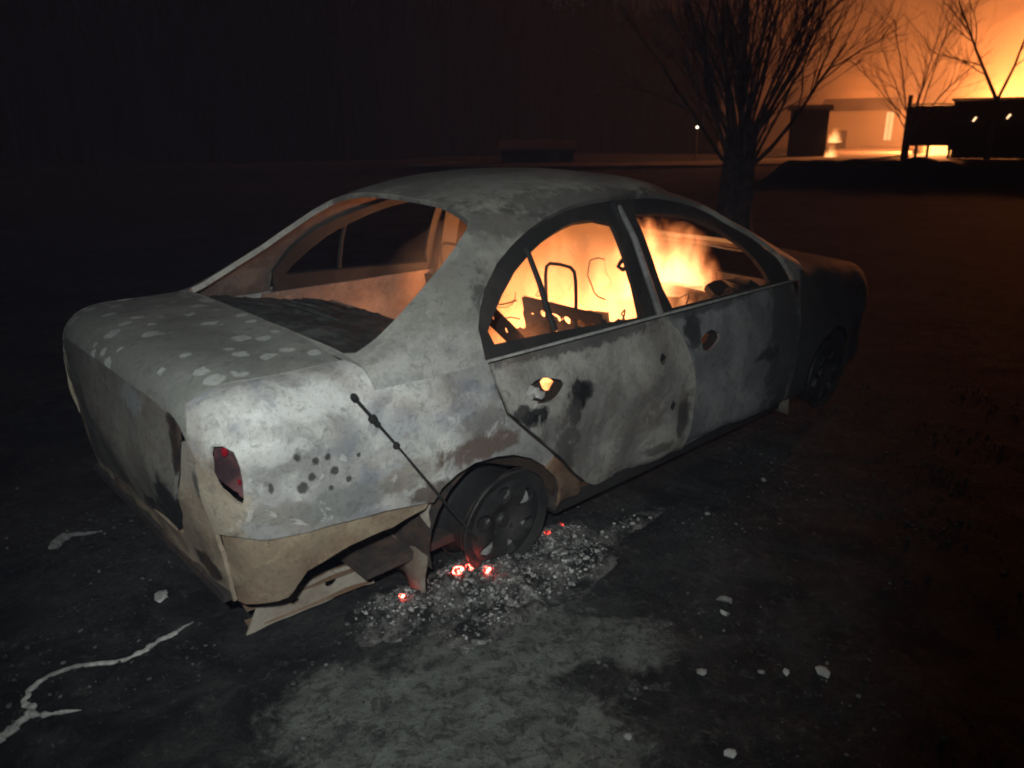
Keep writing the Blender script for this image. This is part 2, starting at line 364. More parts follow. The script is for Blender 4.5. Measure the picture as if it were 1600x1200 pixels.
def panel(name, fn, outline, mat, parent, holes=(), step=.045, ky=1.0, thick=.012, inset=0.0, dent=.003, seed=0.0, xs=None, axis_in=None, inner=None):
    """a sheet-metal panel: outline and holes in surface coordinates, laid on surface fn, given thickness"""
    if xs:
        outline = [(UX(x), v) for x, v in outline]; holes = [[(UX(x), v) for x, v in h] for h in holes]; fn0 = fn; fn = lambda u, v: fn0(XU(u), v)
    O = dense(outline, step*.7, ky); H = [dense(h, step*.5, ky) for h in holes]
    pts = []; edges = []
    for L in [O]+H:
        b = len(pts); pts += L; edges += [(b+i, b+(i+1) % len(L)) for i in range(len(L))]
    ax = [p[0] for p in O]; ay = [p[1] for p in O]
    B = np.array(pts)*np.array([1, ky])
    gx = list(np.arange(min(ax)+step*.5, max(ax), step))
    for x in gx:
        x = round(float(x), 4)
        for y in np.arange(min(ay)+step/ky*.5, max(ay), step/ky):
            if inpoly(x, y, O) and not any(inpoly(x, y, h) for h in H):
                if np.min(np.hypot(B[:, 0]-x, B[:, 1]-y*ky)) > step*.3: pts.append((x, float(y)))
    V = [Vector((p[0], p[1]*ky)) for p in pts]
    r = delaunay_2d_cdt(V, edges, [], 0, 1e-6)
    vo, fo = r[0], r[2]
    P3 = [Vector(fn(v.x, v.y/ky)) for v in vo]
    F = []
    for f in fo:
        cx = sum(vo[i].x for i in f)/len(f); cyy = sum(vo[i].y for i in f)/len(f)/ky
        if inpoly(cx, cyy, O) and not any(inpoly(cx, cyy, h) for h in H): F.append(f)
    N = [Vector((0, 0, 0)) for _ in P3]
    for f in F:
        nn = (P3[f[1]]-P3[f[0]]).cross(P3[f[2]]-P3[f[0]])
        for i in f: N[i] += nn
    tot = 0
    for p, n in zip(P3, N):
        if n.length > 1e-12: n.normalize()
        tot += n.dot(p-Vector(axis_in if axis_in else (p.x, 0, .55)))
    if tot < 0:
        N = [-n for n in N]; F = [tuple(reversed(f)) for f in F]
    bm = bmesh.new(); a = []; c = []
    for p, n in zip(P3, N):
        q = p*1.0
        d = dent*(1+1.6*sm((.72-p.z)/.25))*(noise.noise(p*4.5+Vector((seed, 0, 0)))+.5*noise.noise(p*13+Vector((0, seed, 3))))-inset
        a.append(bm.verts.new(q+n*d)); c.append(bm.verts.new(q+n*(d-thick)))
    cnt = {}
    for f in F:
        bm.faces.new([a[i] for i in f]); q_ = bm.faces.new([c[i] for i in reversed(f)]); q_.material_index = 1 if inner else 0
        for i in range(3):
            e = (f[i], f[(i+1) % 3]); cnt[e] = 1
    for (i, j) in cnt:
        if (j, i) not in cnt: bm.faces.new((a[j], a[i], c[i], c[j]))
    bmesh.ops.delete(bm, geom=[v for v in bm.verts if not v.link_faces], context='VERTS')
    o = obj(name, bm, mat, parent, True, 35)
    if inner: o.data.materials.append(inner)
    return o
def zpts(P, vf): return [(x, vf(x, z)) for x, z in P]
LV = lambda P: zpts(P, low_v_z)

car = empty("burnt_sedan", (0, 0, .02)); car.rotation_euler = (R(1.5), 0, 0)
tag(car, "burnt-out grey four-door sedan, glass gone, sitting on bare rims, fire inside", "car")
corner = True
XE = XR+.003
DS = [(-.03, .79), (-.02, .72), (.01, .62), (.10, .53), (.20, .44), (.30, .345), (.375, .27), (.46, .20), (.53, .155)]
FS = [(.955, .79), (1.03, .70), (1.09, .60), (1.125, .48), (1.14, .37), (1.14, .25), (1.12, .155)]
def lid_y(x): return .62-.085*max(0, (-.70-x)/.25)**2 if x < -.70 else .62
for side in (-1, 1):
    right = side < 0
    fn = (lambda x, v: low_full(x, v)) if right else (lambda x, v: low_xyz(x, v))
    # rear quarter
    bot = [(XE, .45), (-.87, .447), (-.70, .444), (-.49, .424), (-.31, .395)]
    arch = [(-.28, .435), (-.22, .47), (-.15, .49), (-.06, .487), (.02, .468), (.11, .425), (.19, .365)]
    fr = [(.225, .40), (.19, .435), (.09, .523), (0.0, .615), (-.03, .72), (-.042, .7953)]
    top = [(x, low_v_z(x, .7953)) for x in (-.10, -.20, -.30, -.38, -.44)]
    gap = [(x, low_v_y(x, lid_y(x)+.006)) for x in (-.50, -.54, -.60, -.68, -.76, -.83, -.88, -.91, -.93)]
    gap += [(XE, low_v_z(XE, .715))]
    qo = LV(bot)+LV(arch)+LV(fr)+top+gap
    lamp = LV([(-.934, .70), (-.928, .722), (-.910, .726), (-.893, .712), (-.886, .67), (-.882, .62), (-.886, .575), (-.894, .555), (-.905, .562), (-.926, .60), (-.936, .645)])
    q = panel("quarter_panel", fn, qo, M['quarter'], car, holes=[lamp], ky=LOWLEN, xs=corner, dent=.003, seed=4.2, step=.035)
    q["label"] = "ash-white rear quarter panel with soot spots" if right else "far-side rear quarter panel"
    # tail lamp left in its opening
    tl = panel("tail_lamp", fn, LV([(-.938, .725), (-.884, .715), (-.872, .63), (-.884, .545), (-.943, .62)]), M['lampbase'], car, ky=LOWLEN, xs=corner, inset=.035, dent=.004, step=.02)
    for (lx, lz, s_) in ((-.912, .700, .012), (-.892, .612, .007)):
        p = Vector(fn(lx, low_v_z(lx, lz))); bm = bmesh.new()
        bmesh.ops.create_icosphere(bm, subdivisions=1, radius=s_)
        for v_ in bm.verts: v_.co = Vector((v_.co.x*.8, v_.co.y*.8, v_.co.z*1.3))*(1+.5*noise.noise(v_.co*90+p*9))+p+Vector((.012, -side*.022, 0))
        obj("lens_shard", bm, M['redlens'], tl, False)
    # scorched primer where the bumper was
    br = panel("bumper_mount", fn, LV([(XE, .455), (-.87, .455), (-.70, .45), (-.49, .43), (-.31, .40), (-.33, .37), (-.45, .345), (-.60, .335), (-.76, .30), (-.85, .215), (XE, .19)]), M['tan'], car, ky=LOWLEN, xs=corner, inset=.018, dent=.008, seed=4.4)
    # dog-leg in front of the wheel, rusted
    panel("arch_lip", fn, LV([(.19, .36), (.25, .30), (.285, .23), (.295, .15), (.305, .142), (.36, .138), (.42, .142), (.43, .17), (.41, .225), (.345, .285), (.28, .35), (.228, .394)]), M['rust'], car, ky=LOWLEN, dent=.006, seed=2, step=.03)
    # doors
    hole_r = LV([(0.288, 0.655), (0.280, 0.670), (0.252, 0.682), (0.220, 0.692), (0.188, 0.699), (0.151, 0.698), (0.117, 0.688), (0.101, 0.672), (0.104, 0.655), (0.110, 0.640), (0.122, 0.628), (0.149, 0.618), (0.188, 0.611), (0.221, 0.612), (0.247, 0.622), (0.271, 0.638)])
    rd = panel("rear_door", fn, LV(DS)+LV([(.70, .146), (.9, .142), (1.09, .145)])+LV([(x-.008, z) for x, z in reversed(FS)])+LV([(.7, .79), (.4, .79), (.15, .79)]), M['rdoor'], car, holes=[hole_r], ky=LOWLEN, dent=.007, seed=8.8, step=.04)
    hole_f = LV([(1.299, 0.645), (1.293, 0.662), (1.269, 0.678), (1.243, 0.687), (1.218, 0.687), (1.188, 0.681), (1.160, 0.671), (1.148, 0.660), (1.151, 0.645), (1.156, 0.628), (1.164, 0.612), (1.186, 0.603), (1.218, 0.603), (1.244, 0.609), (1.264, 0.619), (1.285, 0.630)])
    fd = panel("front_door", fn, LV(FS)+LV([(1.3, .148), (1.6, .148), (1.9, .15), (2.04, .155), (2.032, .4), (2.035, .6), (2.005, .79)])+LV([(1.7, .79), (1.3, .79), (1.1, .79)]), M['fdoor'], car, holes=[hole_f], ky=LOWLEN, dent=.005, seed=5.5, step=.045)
    inn = LV([(-.16, .60), (-.10, .45), (.12, .36), (.33, .16), (.6, .15), (1.0, .15), (1.06, .3), (1.05, .60), (.99, .80), (.5, .80), (.0, .80), (-.10, .80)])
    panel("inner_skin", fn, inn, M['seat'] if right else M['inner'], rd, holes=[LV([(0.285, 0.664), (0.274, 0.676), (0.253, 0.689), (0.234, 0.693), (0.213, 0.681), (0.217, 0.664), (0.219, 0.652), (0.232, 0.639), (0.255, 0.635), (0.268, 0.647)])], ky=LOWLEN, inset=.045, thick=.006, dent=.003, step=.06)
    inn2 = LV([(1.08, .3), (1.04, .15), (1.5, .15), (2.06, .15), (2.07, .5), (2.05, .80), (1.5, .80), (1.0, .80), (1.07, .6)])
    panel("inner_skin", fn, inn2, M['seat'] if right else M['inner'], fd, holes=[LV([(1.291, 0.655), (1.277, 0.678), (1.248, 0.690), (1.219, 0.684), (1.190, 0.672), (1.191, 0.655), (1.196, 0.632), (1.217, 0.620), (1.250, 0.626), (1.271, 0.638)])], ky=LOWLEN, inset=.05, thick=.006, dent=.003, step=.06)
    if right:   # molten handle remains
        bm = bmesh.new(); rr_ = random.Random(3)
        for k in range(9):
            x_ = .105+.075*rr_.random(); z_ = .615+.06*rr_.random(); p = Vector(fn(x_, low_v_z(x_, z_)))
            bmesh.ops.create_icosphere(bm, subdivisions=1, radius=.012+.008*rr_.random(), matrix=Matrix.Translation(p+Vector((0, .004, 0)))@Matrix.Diagonal((1.4, .6, 1, 1)))
        for v_ in bm.verts: v_.co += noise.noise_vector(v_.co*60)*.006
        obj("melted_handle", bm, M['alu'], rd)
    # fender
    fa = [(2.18, .15), (2.19, .28), (2.235, .38), (2.31, .455), (2.41, .49), (2.52, .49), (2.62, .455), (2.69, .38), (2.735, .28), (2.75, .2)]
    fo_ = LV([(2.052, .155)]+fa+[(3.0, .2), (3.2, .22), (XF-.004, .25), (XF-.004, .52)])
    fo_ += [(x, low_v_y(x, .60*(1-.10*sm((x-2.2)/1.)))) for x in (3.15, 3.0, 2.8, 2.6, 2.4, 2.25, 2.14)]+[(2.08, low_v_z(2.08, .80)), (2.04, low_v_z(2.04, .70))]
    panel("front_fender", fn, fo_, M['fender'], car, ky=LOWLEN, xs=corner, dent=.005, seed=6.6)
    # rocker sill, blackened to paint in the dark under the doors
    bm = bmesh.new(); add_box(bm, (1.2, side*.715, .125), (1.75, .06, .07), bev=.012); obj("sill", bm, M['char'], car)
    # window frames of the doors
    gfn = (lambda x, s: gre_xyz(x, s)) if right else (lambda x, s: gre_xyz(x, 2-s))
    GV = lambda P: zpts(P, gre_s_z)
    ro = [(-.036, .80), (-.032, .90), (.04, 1.006), (.128, 1.076), (.235, 1.128), (.44, 1.197), (.60, 1.225), (.725, 1.239), (.86, 1.244), (.872, 1.1), (.880, .95), (.905, .80)]
    ri = [(.025, .845), (.28, .838), (.60, .822), (.838, .811), (.812, .90), (.803, .967), (.798, 1.08), (.795, 1.172), (.71, 1.196), (.60, 1.196), (.518, 1.183), (.40, 1.15), (.305, 1.112), (.20, 1.058), (.11, .99), (.05, .935), (.01, .89)]
    if not right: ri = [(x, z+.03) if z < .86 else (x, z) for x, z in ri]
    def grow_out(P, k=.022, zmin=.81):
        cx = sum(p[0] for p in P)/len(P); cz = .9
        return [(x+k*(x-cx)/math.hypot(x-cx, z-cz), z+k*max(0, z-cz)/math.hypot(x-cx, z-cz)) if z > zmin else (x, z-.02) for x, z in P]
    ro = [p for p in ro]; ro = grow_out(ro[:8])+ro[8:]; ro[8] = (.868, 1.262); ro[-1] = (.905, .797)
    wf = panel("window_frame", gfn, GV(ro), M['soot'], rd, holes=[GV(ri)], ky=.95, thick=.02, inset=.0235, dent=.001, step=.03)
    fo2 = [(.915, .80), (.893, .95), (.884, 1.1), (.876, 1.244), (.973, 1.246), (1.2, 1.234), (1.39, 1.199), (1.59, 1.134), (1.785, 1.036), (1.935, .922), (2.005, .80)]
    fo2 = fo2[:3]+[(.874, 1.262)]+grow_out(fo2[4:])
    fi = [(1.022, .815), (.985, .90), (.972, .972), (.962, 1.08), (.957, 1.2), (1.123, 1.192), (1.27, 1.174), (1.388, 1.148), (1.53, 1.095), (1.64, 1.03), (1.74, .945), (1.80, .87), (1.83, .813)]
    panel("window_frame", gfn, GV(fo2), M['soot'], fd, holes=[GV(fi)], ky=.95, thick=.02, inset=.0235, dent=.001, step=.03)
    # bright trim strip on the rear door's leading edge, quarter light divider
    bm = bmesh.new(); P = [Vector(gfn(x, gre_s_z(x, z))) for x, z in ((.858, 1.222), (.860, 1.10), (.868, .98), (.885, .87), (.898, .805))]
    add_tube(bm, [p+Vector((0, side*.002, 0)) for p in P], [.011, .013, .014, .015, .016], 8); obj("pillar_trim", bm, M['pillar'], rd)
    bm = bmesh.new(); P = [Vector(gfn(x, gre_s_z(x, z))) for x, z in ((.290, 1.118), (.296, 1.0), (.302, .90), (.312, .835))]
    add_tube(bm, [p-Vector((0, side*.022, 0)) for p in P], [.010, .011, .012, .013], 6); obj("quarter_light_bar", bm, M['soot'], rd)
    # B-pillar behind the doors
    bm = bmesh.new()
    P = [Vector((.93, side*.735, .15)), Vector((.93, side*.735, .5)), Vector((.92, side*.68, .80)), Vector((.90, side*.575, 1.12)), Vector((.89, side*.53, 1.235))]
    for a_, b_ in zip(P, P[1:]):
        d_ = (b_-a_); add_box(bm, (a_+b_)/2, (.10, .035, d_.length+.01), rot=Vector((0, 0, 1)).rotation_difference(d_).to_matrix())
    obj("b_pillar", bm, M['soot'], car, False)
    # wheel wells
    for wx in (0.0, 2.46):
        bm = bmesh.new(); ring = []
        for k in range(15):
            a_ = R(-15+k*15); c_ = (wx+.31*math.cos(a_), .20+.275*math.sin(a_))
            ring.append((bm.verts.new((c_[0], side*.775, c_[1])), bm.verts.new((c_[0], side*.50, c_[1]))))
        for r1_, r2_ in zip(ring, ring[1:]): bm.faces.new((r1_[0], r2_[0], r2_[1], r1_[1]))
        bm.faces.new([r_[1] for r_ in ring])
        obj("wheel_well", bm, M['under'], car)
        bm = bmesh.new(); gg = []
        for i in range(8):
            z_ = .44-.40*i/7; row_ = []
            for j in range(5):
                y_ = .50+.26*j/4; row_.append(bm.verts.new((wx-.27-.05*i/7+.03*noise.noise(Vector((z_*9, y_*9, wx))), side*(y_-.03*noise.noise(Vector((z_*14, j, 2)))), z_)))
            gg.append(row_)
        for i in range(7):
            for j in range(4): bm.faces.new((gg[i][j], gg[i+1][j], gg[i+1][j+1], gg[i][j+1]))
        sg = obj("splash_guard", bm, M['guard'], car); sg.modifiers.new("t", 'SOLIDIFY').thickness = .006

# trunk lid: deck and rear face (a child of the lid)
lx = [-.505, -.54, -.60, -.68, -.76, -.83, -.88, -.91, -.93, XE]
lo = [(x, low_v_y(x, lid_y(x))) for x in lx]; lo[-1] = (XE, low_v_z(XE, .718))
lo = lo+[(x, 2-v) for x, v in reversed(lo)]
lid = panel("trunk_lid", low_full, lo, M['lid'], car, ky=LOWLEN, xs=corner, dent=.004, seed=3.3, axis_in=(-.6, 0, 0))
te = []
for k in range(13):
    y = -.53+1.06*k/12; v = low_v_y(XE, abs(y)); p = low_xyz(XE, v); te.append((y, min(p[2]-.002, .90)))
face = te+[(.52, .66), (.49, .55), (.42, .40), (.36, .34), (.1, .325), (-.15, .325), (-.34, .335), (-.42, .43), (-.485, .56), (-.522, .66)]
fp = panel("lid_rear_face", rear_xyz, face, M['lidrear'], lid, dent=.008, seed=2.9, axis_in=(0, 0, .5))
# lamp panels on the rear face, both sides, and the dark inner tail panel
for side in (-1, 1):
    qy = lambda z: low_xyz(XE, low_v_z(XE, z))[1]+(.003 if z > .44 else .002)
    P = [(qy(.712), .712), (.552, .712), (.538, .66), (.502, .555), (.437, .425), (.365, .33), (.38, .25), (.45, .20), (qy(.20), .20)]+[(qy(z_), z_) for z_ in (.28, .36, .435, .45, .52, .60, .66, .69)]
    o = panel("lamp_panel", rear_xyz, [(side*y, z) for y, z in P], M['lamppanel'], car, inset=.001, dent=.006, seed=1.1*side, axis_in=(0, 0, .5), step=.035)
panel("tail_panel", rear_xyz, [(-.55, .74), (.55, .74), (.56, .22), (-.56, .22)], M['char'], car, inset=.05, dent=.004, axis_in=(0, 0, .5), step=.08)
val = [(-.60, .30), (-.40, .335), (-.2, .345), (.1, .345), (.4, .33), (.60, .30), (.60, .21), (.40, .165), (.15, .17), (.0, .185), (-.2, .165), (-.33, .20), (-.45, .155), (-.54, .17), (-.60, .20)]
panel("rear_valance", rear_xyz, val, M['tan'], car, inset=.016, dent=.012, seed=7, axis_in=(0, 0, .5), step=.035)

# roof with its pillars
gd = [(-.470, 0), (2.13, 0), (2.15, .5), (2.16, 1), (2.15, 1.5), (2.13, 2), (-.470, 2), (-.492, 1.5), (-.496, 1), (-.492, .5)]
dlo = [(-.05, .803), (-.047, .905), (-.02, .955), (.03, 1.016), (.12, 1.086), (.228, 1.139), (.33, 1.177), (.435, 1.208), (.58, 1.236), (.725, 1.251), (.973, 1.256), (1.2, 1.246), (1.4, 1.211), (1.6, 1.146), (1.8, 1.047), (1.95, .932), (2.02, .803)]
hr = zpts(dlo, gre_s_z); hl = [(x, 2-s) for x, s in hr]
rw = [(.135, -.46), (.10, -.49), (0.0, -.53), (-.12, -.565), (-.25, -.595), (-.37, -.615), (-.45, -.62)]
rws = [(x, gre_s_y(x, y)) for x, y in rw]
rwh = rws+[(-.476, rws[-1][1]+.03), (-.486, 1), (-.476, 2-rws[-1][1]-.03)]+[(x, 2-s) for x, s in reversed(rws)]+[(.165, 1.25), (.172, 1), (.165, .75)]
ww = [(1.30, -.47), (1.5, -.50), (1.75, -.54), (2.0, -.58), (2.09, -.60)]
wws = [(x, gre_s_y(x, y)) for x, y in ww]
wwh = wws+[(2.12, 1)]+[(x, 2-s) for x, s in reversed(wws)]+[(1.275, 1)]
panel("roof", gre_xyz, gd, M['roof'], car, holes=[hr, hl, rwh, wwh], ky=.95, thick=.022, dent=.003, seed=4.2, step=.045, inner=M['innerdark'])
# hood and front
ho = [(x, low_v_y(x, .59*(1-.10*sm((x-2.2)/1.)))) for x in (2.16, 2.3, 2.5, 2.7, 2.9, 3.05, 3.15)]+[(3.22, .93)]
ho = ho+[(x, 2-v) for x, v in reversed(ho)]
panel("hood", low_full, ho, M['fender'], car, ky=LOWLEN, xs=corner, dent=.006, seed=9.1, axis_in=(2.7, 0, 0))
bm = bmesh.new()
for z, h in ((.52, .05), (.30, .09)): add_box(bm, (XF-.06, 0, z), (.06, 1.05, h), bev=.015)
obj("front_beam", bm, M['under'], car)
# floor, bulkheads
bm = bmesh.new(); add_box(bm, (1.0, 0, .15), (3.0, 1.38, .03)); add_box(bm, (2.12, 0, .45), (.03, 1.3, .62)); add_box(bm, (-.72, 0, .22), (.42, 1.2, .03))
add_box(bm, (2.65, 0, .38), (.9, .8, .3), bev=.05); obj("floor_pan", bm, M['under'], car, False)
# parcel shelf with the sagged remains of the rear glass on it
bm = bmesh.new(); nx, ny = 60, 110; g = []
for i in range(nx):
    row = []
    for j in range(ny):
        x = -.50+.58*i/(nx-1); y = -.62+1.24*j/(ny-1)
        z = .868-.085*sm((x+.44)/.6)-.035*(y/.6)**2+.016*noise.noise(Vector((x*7, y*5, 2)))+.010*noise.noise(Vector((x*19, y*13, 7)))+.006*noise.noise(Vector((x*40, y*30, 1)))
        row.append(bm.verts.new((x, y, z)))
    g.append(row)
for i in range(nx-1):
    for j in range(ny-1): bm.faces.new((g[i][j], g[i+1][j], g[i+1][j+1], g[i][j+1]))
shelf = obj("parcel_shelf", bm, M['shelf'], car)
sm_ = shelf.modifiers.new("t", 'SOLIDIFY'); sm_.thickness = .01
rr_ = random.Random(11)
for k in range(5):          # slumped, sooty glass strips
    bm = bmesh.new(); x0 = -.42+.42*rr_.random(); y0 = -.45+.9*rr_.random(); L = .18+.25*rr_.random(); ang = rr_.uniform(-.5, .5)
    pts_ = []
    for q_ in range(7):
        t_ = q_/6-.5; x = x0+t_*L*math.sin(ang); y = max(-.56, min(.56, y0+t_*L*math.cos(ang)))
        z = .868-.085*sm((x+.44)/.6)-.035*(y/.6)**2+.012
        pts_.append((x, y, z))
    add_tube(bm, pts_, [.003, .007, .010, .012, .009, .007, .003], 6)
    for v_ in bm.verts: v_.co.z = v_.co.z*1.0-.004
    obj("slumped_glass", bm, M['soot'] if k % 2 else M['shelf'], shelf)
# rear seat back: sheet with folded rim and a bracket strip with holes
bm = bmesh.new(); 
for (y0, y1) in ((-.60, -.03), (-.01, .60)):
    add_box(bm, (.20, (y0+y1)/2, .52), (.015, y1-y0, .42), rot=Matrix.Rotation(R(-8), 3, 'Y'))
    add_box(bm, (.175, (y0+y1)/2, .725), (.03, y1-y0, .025), rot=Matrix.Rotation(R(-8), 3, 'Y'), bev=.006)
    for yy in (y0+.02, y1-.02): add_box(bm, (.185, yy, .52), (.03, .025, .40), rot=Matrix.Rotation(R(-8), 3, 'Y'))
for v_ in bm.verts: v_.co += noise.noise_vector(v_.co*5)*.012
obj("rear_seat_back", bm, M['inner'], car, False)
def holed_strip(bm, a, b, wdt, nrm, nh, rad, thick=.01):
    a, b = Vector(a), Vector(b); d = (b-a); L = d.length; d.normalize(); n_ = Vector(nrm).normalized(); w_ = d.cross(n_)
    O = [(0, -wdt/2), (L, -wdt/2), (L, wdt/2), (0, wdt/2)]; H = []
    for k in range(nh):
        c_ = L*(k+.7)/(nh+.4); H.append([(c_+rad*math.cos(t)*(1+.5*(k % 2)), rad*.8*math.sin(t)) for t in np.linspace(0, 2*math.pi, 10, endpoint=False)])
    pts = []; ed = []
    for Lp in [O]+H:
        q = len(pts); pts += Lp; ed += [(q+i, q+(i+1) % len(Lp)) for i in range(len(Lp))]
    r = delaunay_2d_cdt([Vector(p) for p in pts], ed, [], 0, 1e-6); A = []; Bv = []
    for v in r[0]:
        p = a+d*v.x+w_*v.y; A.append(bm.verts.new(p+n_*thick/2)); Bv.append(bm.verts.new(p-n_*thick/2))
    for f in r[2]:
        cx = sum(r[0][i].x for i in f)/3; cy_ = sum(r[0][i].y for i in f)/3
        if inpoly(cx, cy_, O) and not any(inpoly(cx, cy_, h) for h in H):
            bm.faces.new([A[i] for i in f]); bm.faces.new([Bv[i] for i in reversed(f)])
bm = bmesh.new(); holed_strip(bm, (.17, -.40, .95), (.55, -.36, .62), .09, (.4, -1, .4), 4, .018); obj("seat_bracket", bm, M['seat'], car, False)
# front seats: sprung back frame, head-rest hoop, base pan
for (sy) in (-.36, .36):
    st = empty("front_seat"); st.parent = car; st.location = (.86, sy, .17)
    bm = bmesh.new()
    for s_ in (-1, 1):
        holed_strip(bm, (.02, s_*.22, .22), (-.11, s_*.20, .58), .09, (0, 1, 0), 4, .022, .012)
    holed_strip(bm, (-.115, -.23, .565), (-.115, .23, .565), .13, (1, 0, .25), 6, .026, .014)
    holed_strip(bm, (-.02, -.21, .34), (-.02, .21, .34), .08, (1, 0, .25), 4, .02, .012)
    obj("back_frame", bm, M['seat'], st, False)
    bm = bmesh.new(); zt = .800; hw = .085
    P = [(-.12, -hw, .54), (-.125, -hw*1.03, .66), (-.132, -hw*1.03, .745), (-.135, -hw*.95, .783), (-.137, -hw*.7, zt), (-.137, 0, zt+.004), (-.137, hw*.7, zt), (-.135, hw*.95, .783), (-.132, hw*1.03, .745), (-.125, hw*1.03, .66), (-.12, hw, .54)]
    add_tube(bm, P, .0075, 8); obj("headrest_hoop", bm, M['seat'], st)
    bm = bmesh.new()
    for k in range(9): add_tube(bm, [(-.02-.09*math.sin(k), -.19, .20+.038*k), (-.03-.01*k, 0, .215+.038*k), (-.02-.01*k, .19, .20+.038*k)], .004, 5)
    obj("springs", bm, M['seat'], st)
    bm = bmesh.new(); add_box(bm, (.22, 0, .17), (.46, .44, .03), bev=.01)
    for s_ in (-1, 1): add_box(bm, (.2, s_*.22, .10), (.5, .03, .14))
    obj("base_pan", bm, M['seat'], st, False)
# dashboard remains and steering wheel
bm = bmesh.new(); rr_ = random.Random(5)
add_tube(bm, [(1.72, -.66, .70), (1.70, 0, .72), (1.72, .66, .70)], .03, 8)
for k in range(60):
    y = -.64+1.28*rr_.random(); x = 1.62+.35*rr_.random(); z = .58+.16*rr_.random()+.05*math.sin(y*7)
    add_box(bm, (x, y, z), (.05+.10*rr_.random(), .04+.12*rr_.random(), .03+.07*rr_.random()), rot=Matrix.Rotation(rr_.uniform(-1, 1), 3, rr_.choice('XYZ')))
add_box(bm, (1.88, 0, .52), (.36, 1.28, .36))
bmesh.ops.subdivide_edges(bm, edges=bm.edges[:], cuts=1)
for v_ in bm.verts: v_.co += noise.noise_vector(v_.co*9)*.025
obj("dashboard", bm, M['char'], car, False)
swh = empty("steering_wheel"); swh.parent = car; swh.location = (1.42, .36, .74); swh.rotation_euler = (0, R(-62), 0)
bm = bmesh.new(); add_tube(bm, [(.18*math.cos(t), .18*math.sin(t), 0) for t in np.linspace(0, 2*math.pi, 33)], .008, 6); obj("rim", bm, M['seat'], swh)
bm = bmesh.new()
for t in (R(0), R(120), R(240)): add_tube(bm, [(0, 0, -.03), (.18*math.cos(t), .18*math.sin(t), 0)], .008, 5)
obj("spokes", bm, M['seat'], swh)
bm = bmesh.new(); add_tube(bm, [(0, 0, -.02), (0, 0, -.40)], .022, 8); obj("column", bm, M['seat'], swh)
# seat-belt anchor loop seen behind the B-pillar
bm = bmesh.new(); add_tube(bm, [(1.10, -.45, 1.03), (1.06, -.45, .99), (1.02, -.45, .965), (1.0, -.45, .945), (1.02, -.46, .93), (1.07, -.46, .94), (1.10, -.46, .95)], .010, 6)
obj("belt_anchor", bm, M['seat'], car)

# burnt wires and trim wire hanging in the cabin
rg_ = random.Random(21)
for k in range(16):
    bm = bmesh.new(); x_ = rg_.uniform(.35, 1.75); y_ = rg_.uniform(-.5, .45); z0_ = rg_.uniform(.55, .80); P = []
    q_ = Vector((x_, y_, z0_)); d_ = Vector((rg_.uniform(-1, 1), rg_.uniform(-1, 1), rg_.uniform(-.6, .9)))
    for i in range(9):
        P.append(q_.copy()); d_ = (d_+Vector((rg_.uniform(-1, 1), rg_.uniform(-1, 1), rg_.uniform(-1, .8)))*.7).normalized(); q_ = q_+d_*.045
        q_.z = max(.4, min(.95, q_.z)); q_.y = max(-.6, min(.6, q_.y))
    add_tube(bm, P, rg_.uniform(.0025, .005), 5); obj("burnt_wire", bm, M['seat'], car)
bm = bmesh.new()
for k in range(22):
    x_ = .45+.9*rg_.random(); y_ = -.55+.35*rg_.random()
    bmesh.ops.create_icosphere(bm, subdivisions=1, radius=.03+.05*rg_.random(), matrix=Matrix.Translation((x_, y_, .615+.05*rg_.random()-.04*math.sin(x_*6)))@Matrix.Diagonal((1.5, .7, .7, 1)))
for v_ in bm.verts: v_.co += noise.noise_vector(v_.co*22)*.03; v_.co.y = max(-.66, v_.co.y)
obj("charred_trim", bm, M['seat'], car, False)
